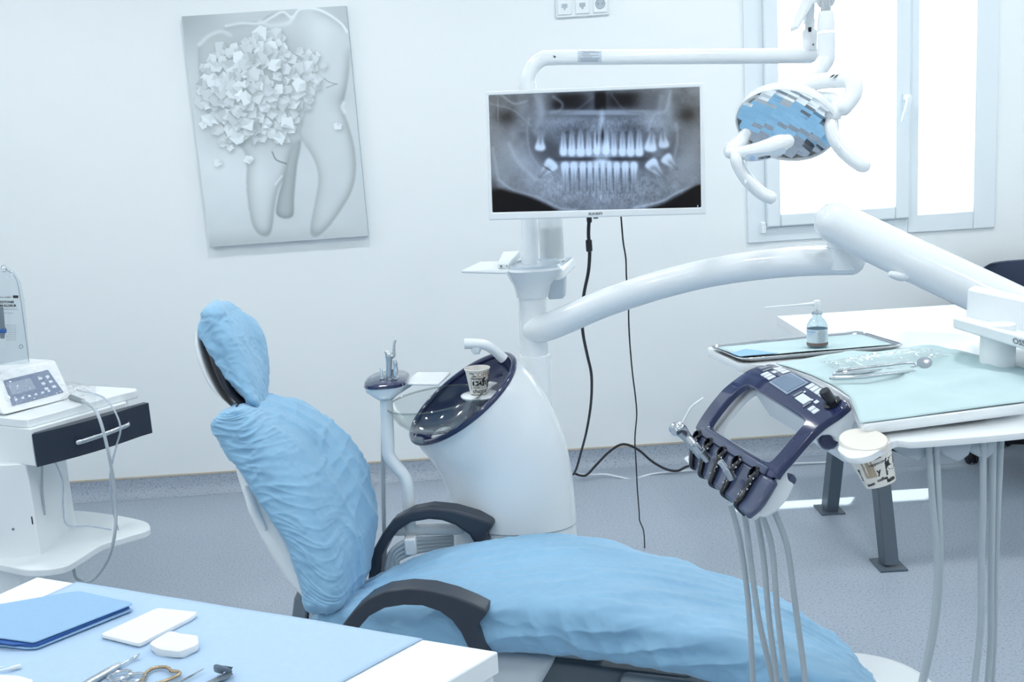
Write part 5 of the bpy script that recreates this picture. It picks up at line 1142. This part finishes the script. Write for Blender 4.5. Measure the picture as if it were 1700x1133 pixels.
# ================================================================ foreground instrument table
ZF = .85
def G(px, py, z=ZF): return zat(px, py, z)
c_fl, c_fr = G(62,958), G(827,1082)
e = (c_fr-c_fl).normalized(); dl = (G(0,986)-c_fl).normalized()
c_nl = c_fl+dl*.75; dr_ = V((e.y,-e.x,0)).normalized(); c_nr = c_fr+ (G(790,1115)-G(826,1081)).normalized()*0+dr_*.0
# right edge direction in the photo: from (826,1081) to about (760,1133)
dre = (G(740,1133)-c_fr); dre.z = 0; dre.normalize()
cnr = c_fr+dre*.55; cnl = c_fl+dl*.55
root = thing('instrument_table', 'white square-edged instrument table in the foreground at the lower left', 'table', V(((c_fl.x+c_fr.x)/2,(c_fl.y+c_fr.y)/2-.2,0)))
FT = root
m2 = MB(); m2.prism([c_fl, c_fr, cnr, cnl], V((0,0,-.03))); m2.build('table_top', WHITE2, FT, bevel=.0025)
ins_ = [p.lerp((c_fl+c_fr+cnr+cnl)/4, .015) for p in (c_fl, c_fr, cnr, cnl)]
m2 = MB(); m2.prism([p+V((0,0,-.031)) for p in ins_], V((0,0,-.10))); m2.build('apron', WHITE2, FT, bevel=.002)
for p in ins_:
    q = p.lerp((c_fl+c_fr+cnr+cnl)/4, .03); m2 = MB(); m2.abox(q.x-.016,q.x+.016,q.y-.016,q.y+.016,0,ZF-.132); m2.build('leg', WHITE2, FT, bevel=.002)
sheet('table_drape', DRAPE, (G(128,968),G(702,1063),G(420,1215),G(-380,1195)), .001, 'pale blue paper drape covering most of the foreground instrument table', 'paper drape', .002, 50, 30, .0005, 9)
# folded drape: stacked layers
root = thing('folded_drape', 'folded blue sterile drape with deeper blue inner layers on the left of the table', 'folded drape', G(90,1040))
zf = ZF+.004
L0 = [(-80,1085),(58,1079),(221,1013),(215,1008),(134,987),(20,1012),(-90,1040)]
def lay(P, z0, z1, nm, m, bev=.0015): 
    m2 = MB(); m2.prism([zat(x,y,z0) for x, y in P], V((0,0,z1-z0))); return m2.build(nm, m, root, bevel=bev)
lay([(-120,1062),(45,1080),(62,1079),(221,1015),(205,1008),(120,990),(-60,1025)], zf, zf+.003, 'lower_fold', DRAPED)
lay([(-120,1056),(50,1076),(64,1074),(216,1011),(205,1006),(120,990),(-60,1022)], zf+.0032, zf+.0062, 'inner_fold', DRAPEIN)
lay([(-120,1052),(20,1072),(64,1070),(214,1009),(205,1003),(120,988),(-60,1020)], zf+.0064, zf+.0076, 'inner_fold', DRAPEIN)
lay([(-120,1046),(54,1069),(60,1068),(221,1005),(216,1002),(134,984),(120,985),(-60,1016)], zf+.0085, zf+.011, 'upper_fold', DRAPED)
# gauze pads
def pad(nm, lab_, P, z0, h, cat='gauze pad', ruf=0.):
    pts = rounded([zat(x,y,z0) for x, y in P], .006, 4); K_ = []
    for z, s in ((0,.97),(h*.25,1.0),(h*.7,1.0),(h*.95,.985)): K_.append([p+V((0,0,z+ruf*noise.noise(p*60+V((0,0,z*100))))) for p in inset(pts, s)])
    for s in (.8,.5,.2,.02): K_.append([p+V((0,0,h+ruf*1.2*noise.noise(p*45))) for p in inset(pts, s)])
    m2 = MB(); m2.rings(K_); o = m2.build(nm, GAUZE); tag(o, lab_, cat); return o
pad('gauze_pad', 'rectangular white gauze pad with an upturned corner in the middle of the table drape', [(166,1060),(232,1077),(320,1031),(330,1023),(262,1016)], ZF+.003, .006, ruf=.001)
pad('gauze_swab', 'small bunched square white gauze swab on the drape beside the larger pad', [(248,1080),(262,1089),(300,1095),(331,1082),(330,1066),(305,1063),(283,1060)], ZF+.003, .010, ruf=.003)
pad('gauze_pad', 'white gauze pad cut off at the bottom left corner of the photo', [(-60,1145),(20,1160),(60,1140),(30,1131),(-30,1128)], ZF+.003, .008, ruf=.001)
zi = ZF+.0065
root = thing('dental_scaler', 'long steel dental scaler with thick handle and fine tip lying on the pale blue drape', 'dental scaler', G(200,1110))
m2 = MB(); m2.tube([zat(120,1150,zi),zat(165,1124,zi),zat(196,1106,zi)],[.0045,.0048,.0040],seg=14,rounded=True); m2.build('handle', STEEL, root)
m2 = MB(); m2.tube([zat(195,1107,zi),zat(214,1097,zi),zat(226,1091,zi),zat(231,1087,zi+.003)],[.0022,.0015,.0022,.0012],seg=10,rounded=True); m2.build('working_tip', CHROME, root)
def ring_(cx, cy, r, z, n=20, rr_=.0018, rot=0., ex=1.3):
    c = zat(cx, cy, z); return [c+V((math.cos(rot)*math.cos(t)*r*ex-math.sin(rot)*math.sin(t)*r, math.sin(rot)*math.cos(t)*r*ex+math.cos(rot)*math.sin(t)*r, 0)) for t in (2*PI*k/n for k in range(n+1))]
root = thing('surgical_scissors', 'steel surgical scissors with two round finger rings on the table drape', 'scissors', G(210,1125))
m2 = MB(); m2.tube(ring_(199,1122,.0105,zi,rot=.5), .0018, seg=8, sub=2, cap=False); m2.build('finger_ring', CHROME, root)
m2 = MB(); m2.tube(ring_(222,1126,.0105,zi,rot=.2), .0018, seg=8, sub=2, cap=False); m2.build('finger_ring', CHROME, root)
m2 = MB(); m2.tube([zat(192,1130,zi),zat(170,1150,zi),zat(120,1180,zi)], .0018, seg=8); m2.tube([zat(210,1132,zi),zat(178,1152,zi),zat(120,1184,zi)], .0018, seg=8); m2.build('shank', CHROME, root)
root = thing('needle_holder', 'needle holder with gold-plated finger ring beside the steel scissors', 'needle holder', G(270,1125))
m2 = MB(); m2.tube([zat(236,1140,zi),zat(240,1122,zi),zat(252,1111,zi),zat(270,1108,zi),zat(280,1110,zi+.001),zat(284,1115,zi)], .0022, seg=10); m2.build('finger_ring', GOLD, root)
m2 = MB(); m2.tube([zat(284,1115,zi),zat(296,1116,zi),zat(298,1120,zi),zat(285,1127,zi),zat(262,1136,zi),zat(240,1150,zi)], .0022, seg=10); m2.build('finger_ring', GOLD, root)
m2 = MB(); m2.tube([zat(262,1134,zi),zat(230,1160,zi),zat(180,1190,zi)], .0026, seg=10); m2.build('shank', STEEL, root)
root = thing('dental_probe', 'fine dark steel probe tip lying between the gold ringed instrument and the retractor', 'dental probe', G(325,1120))
m2 = MB(); m2.tube([zat(338,1111,zi),zat(326,1118,zi),zat(300,1132,zi),zat(270,1150,zi)],[.0006,.0012,.002,.0028],seg=8); m2.build('probe_shaft', STEEL, root)
root = thing('tissue_retractor', 'flat grey steel retractor with a bent end at the lower edge of the table drape', 'retractor', G(370,1120))
m2 = MB(); m2.prism([zat(361,1117,zi-.002),zat(382,1116,zi-.002),zat(386,1110,zi+.01),zat(366,1107,zi+.012)][:4], V((.001,.0,.0015))); m2.tube([zat(378,1114,zi+.006),zat(372,1110,zi+.012),zat(364,1109,zi+.010),zat(363,1117,zi+.002)],[.007,.007,.007,.006],flat=.25,seg=12); m2.tube([zat(384,1116,zi+.003),zat(372,1124,zi),zat(345,1136,zi),zat(300,1160,zi)],[.0065,.006,.005,.005],seg=10,flat=.35,flatdir=(0,0,1)); m2.build('retractor_blade', MIDGREY, root)
root = thing('cotton_applicator', 'thin white cotton tipped applicator at the left edge of the table drape', 'cotton swab', G(10,1110))
m2 = MB(); m2.tube([zat(32,1107,zi),zat(20,1110,zi),zat(12,1112,zi)],[.003,.0025,.0012],seg=10,rounded=True); m2.build('cotton_tip', GAUZE, root)
m2 = MB(); m2.tube([zat(14,1111,zi),zat(-20,1118,zi)],.0013,sub=1,seg=8); m2.tube([zat(5,1108,zi),zat(-25,1113,zi)],.0013,sub=1,seg=8); m2.build('stick', PLASTIC, root)
# ================================================================ desk by the window
root = thing('desk', 'white topped desk with slate steel A-frame legs below the window', 'desk', V((1.6,3.65,0)))
fa, na, nb = zat(1289,525,.74), zat(1375,582,.74), zat(1620,568,.74)
xr = 3.0; yf = fa.y; yn = na.y
m2 = MB(); m2.abox(fa.x, xr, yn, yf, .704, .74); m2.build('desk_top', mat('white_desk_laminate',(244,246,247),.3), root, bevel=.002)
xl = fa.x+.22
def bar(a, b, w=.035, d=.022):
    a = V(a); b = V(b); t = (b-a).normalized(); s = V((0,1,0)); s = (s-t*s.dot(t)).normalized(); m2.box((a+b)/2, (b-a)/2, s*w, V((d,0,0)))
fF = zat(1369,848,0); fN = zat(1466,940,0)
apex_y = (fF.y+fN.y)/2
for X0 in (0, 1.55):
    for (f, top_y, nm) in ((fF, apex_y+.06, 'leg'),(fN, apex_y-.06, 'leg')):
        m2 = MB(); 
        p0 = V((f.x+X0, f.y, .006)); p1 = V((f.x+X0+.0, top_y, .704)); t = (p1-p0).normalized(); s = (V((0,1,0))-t*t.y).normalized()
        wd = .030
        m2.box((p0+p1)/2, (p1-p0)/2, s*wd, V((.003,0,0))); m2.box((p0+p1)/2+s*wd+V((.02,0,0)), (p1-p0)/2, s*.003, V((.022,0,0))); m2.box((p0+p1)/2-s*wd+V((.02,0,0)), (p1-p0)/2, s*.003, V((.022,0,0)))
        lg = m2.build(nm, LEGM, root, smooth=False)
        m2 = MB(); m2.box(V((f.x+X0+.018, f.y, .003)), V((.045,0,0)), V((0,.055,0)), V((0,0,.003))); m2.build('foot_plate', LEGM, lg)
m2 = MB(); m2.abox(fF.x+.02, fF.x+1.57, apex_y-.02, apex_y+.02, .66, .70); m2.build('cross_rail', LEGM, root)
# ================================================================ office chair behind the desk
root = thing('office_chair', 'dark navy office chair half hidden behind the desk at the right edge', 'chair', V((2.05,4.12,0)))
m2 = MB(); cx = at(1700,460,4.28).x+.02
R = []
zt_ = at(1690,434,4.3).z
for z, w, t in ((zt_-.46,.19,.03),(zt_-.3,.22,.035),(zt_-.12,.235,.035),(zt_-.03,.22,.03),(zt_-.002,.17,.02)):
    R.append([V((cx+w*(abs(math.cos(a))**.7)*(1 if math.cos(a) > 0 else -1), 4.34+t*math.sin(a)-.06*math.cos(a)**2, z)) for a in (2*PI*k/32 for k in range(32))])
m2.rings(R); m2.build('backrest', mat('navy_mesh_fabric',(44,54,78),.8), root)
m2 = MB(); ac = at(1585,498,4.05); m2.tube([ac+V((-.0,-.02,0)),ac+V((.10,0,.0)),ac+V((.22,.1,0))],[.028,.03,.03],flat=.6,flatdir=(0,0,1),rounded=True); m2.build('armrest', BLACK, root)
m2 = MB(); m2.rings([[p+V((0,0,z)) for p in inset(rounded([V((cx-.24,3.98,0)),V((cx+.24,3.98,0)),V((cx+.24,4.32,0)),V((cx-.24,4.32,0))],.08), s)] for z, s in ((.40,.9),(.42,1),(.46,1),(.48,.92))]); m2.build('seat', mat('navy_seat_fabric',(40,48,70),.85), root)
m2 = MB(); m2.lathe([(.03,.1),(.03,.25),(.022,.25),(.022,.40)], V((cx,4.14,0))); m2.build('gas_lift', BLACK, root)
for k in range(5):
    a = 2*PI*k/5+2.9; e_ = V((cx+math.cos(a)*.27, 4.14+math.sin(a)*.27, .085))
    m2 = MB(); m2.tube([V((cx,4.14,.12)),V((cx,4.14,.12)).lerp(e_,.6)+V((0,0,.01)),e_],[.032,.024,.018],seg=12); lg = m2.build('base_leg', BLACK, root)
    for s in (-1,1):
        m2 = MB(); m2.lathe([(.022,-.008),(.028,-.005),(.028,.005),(.022,.008)], V((e_.x+s*.014,e_.y,.030)), (1,0,0), seg=18); m2.build('castor_wheel', BLACK, lg)
# ================================================================ cables
def cabl(nm, lab_, P, r, m, cat='cable', extra=None):
    t_ = thing(nm, lab_, cat, at(*P[-1])); m2 = MB(); m2.tube([at(*p) for p in P], r, seg=10); m2.build('sheath', m, t_)
    if extra: extra(t_)
    return t_
def fer(t_):
    m2 = MB(); m2.lathe([(.006,0),(.0085,.002),(.0085,.030),(.006,.032)], at(978.5,418,2.71), at(977,395,2.71)-at(978.5,418,2.71), seg=20); m2.build('ferrite_bead', BLACK, t_)
    m2 = MB(); m2.lathe([(.007,0),(.007,.012),(.005,.016)], at(978,360,2.68), (0,0,-1), seg=16); m2.build('plug', BLACK, t_)
cabl('monitor_cable', 'thick black cable with a ferrite bead hanging from the middle of the monitor', [(978,362,2.68),(977,390,2.7),(979,415,2.72),(977,450,2.78),(970,485,2.86),(966,520,2.95),(968,555,3.05),(975,590,3.2),(982,625,3.35),(981,670,3.55),(974,715,3.75),(965,750,3.95),(957,778,4.1),(952,788,4.2)], .0048, BLACK, extra=fer)
cabl('power_cord', 'thin black cord hanging from the right of the monitor down to the floor', [(1031,360,2.68),(1033,385,2.69),(1035,405,2.7),(1039,430,2.73),(1040,460,2.77),(1043,500,2.83),(1044,540,2.88),(1046,575,2.93),(1050,620,3.0),(1055,660,3.05),(1057,690,3.1),(1054,730,3.18),(1056,770,3.25),(1058,810,3.32),(1061,850,3.4),(1062,865,3.43),(1068,880,3.46),(1070,900,3.5),(1070,922,3.52)], .0022, BLACK)
cabl('floor_cable', 'black cable looping up off the floor against the skirting', [(953,786,4.3),(965,790,4.3),(975,788,4.3),(992,770,4.32),(1012,750,4.34),(1034,738,4.36),(1058,746,4.36),(1082,766,4.34),(1105,779,4.32),(1125,782,4.3),(1146,774,4.3),(1190,778,4.3),(1300,772,4.3)], .0055, BLACK)
cabl('white_floor_cable', 'thin white cable lying on the floor by the skirting behind the unit', [(955,787,4.32),(975,789,4.32),(1005,788,4.33),(1030,793,4.31),(1052,796,4.3),(1085,787,4.33),(1140,782,4.33),(1220,776,4.33),(1300,771,4.33),(1380,768,4.33)], .0042, PLASTIC)
cabl('desk_cable', 'black cable sagging behind the hanging hoses under the desk', [(1470,742,4.2),(1490,750,4.2),(1515,754,4.2),(1545,752,4.2),(1600,748,4.2)], .005, BLACK)
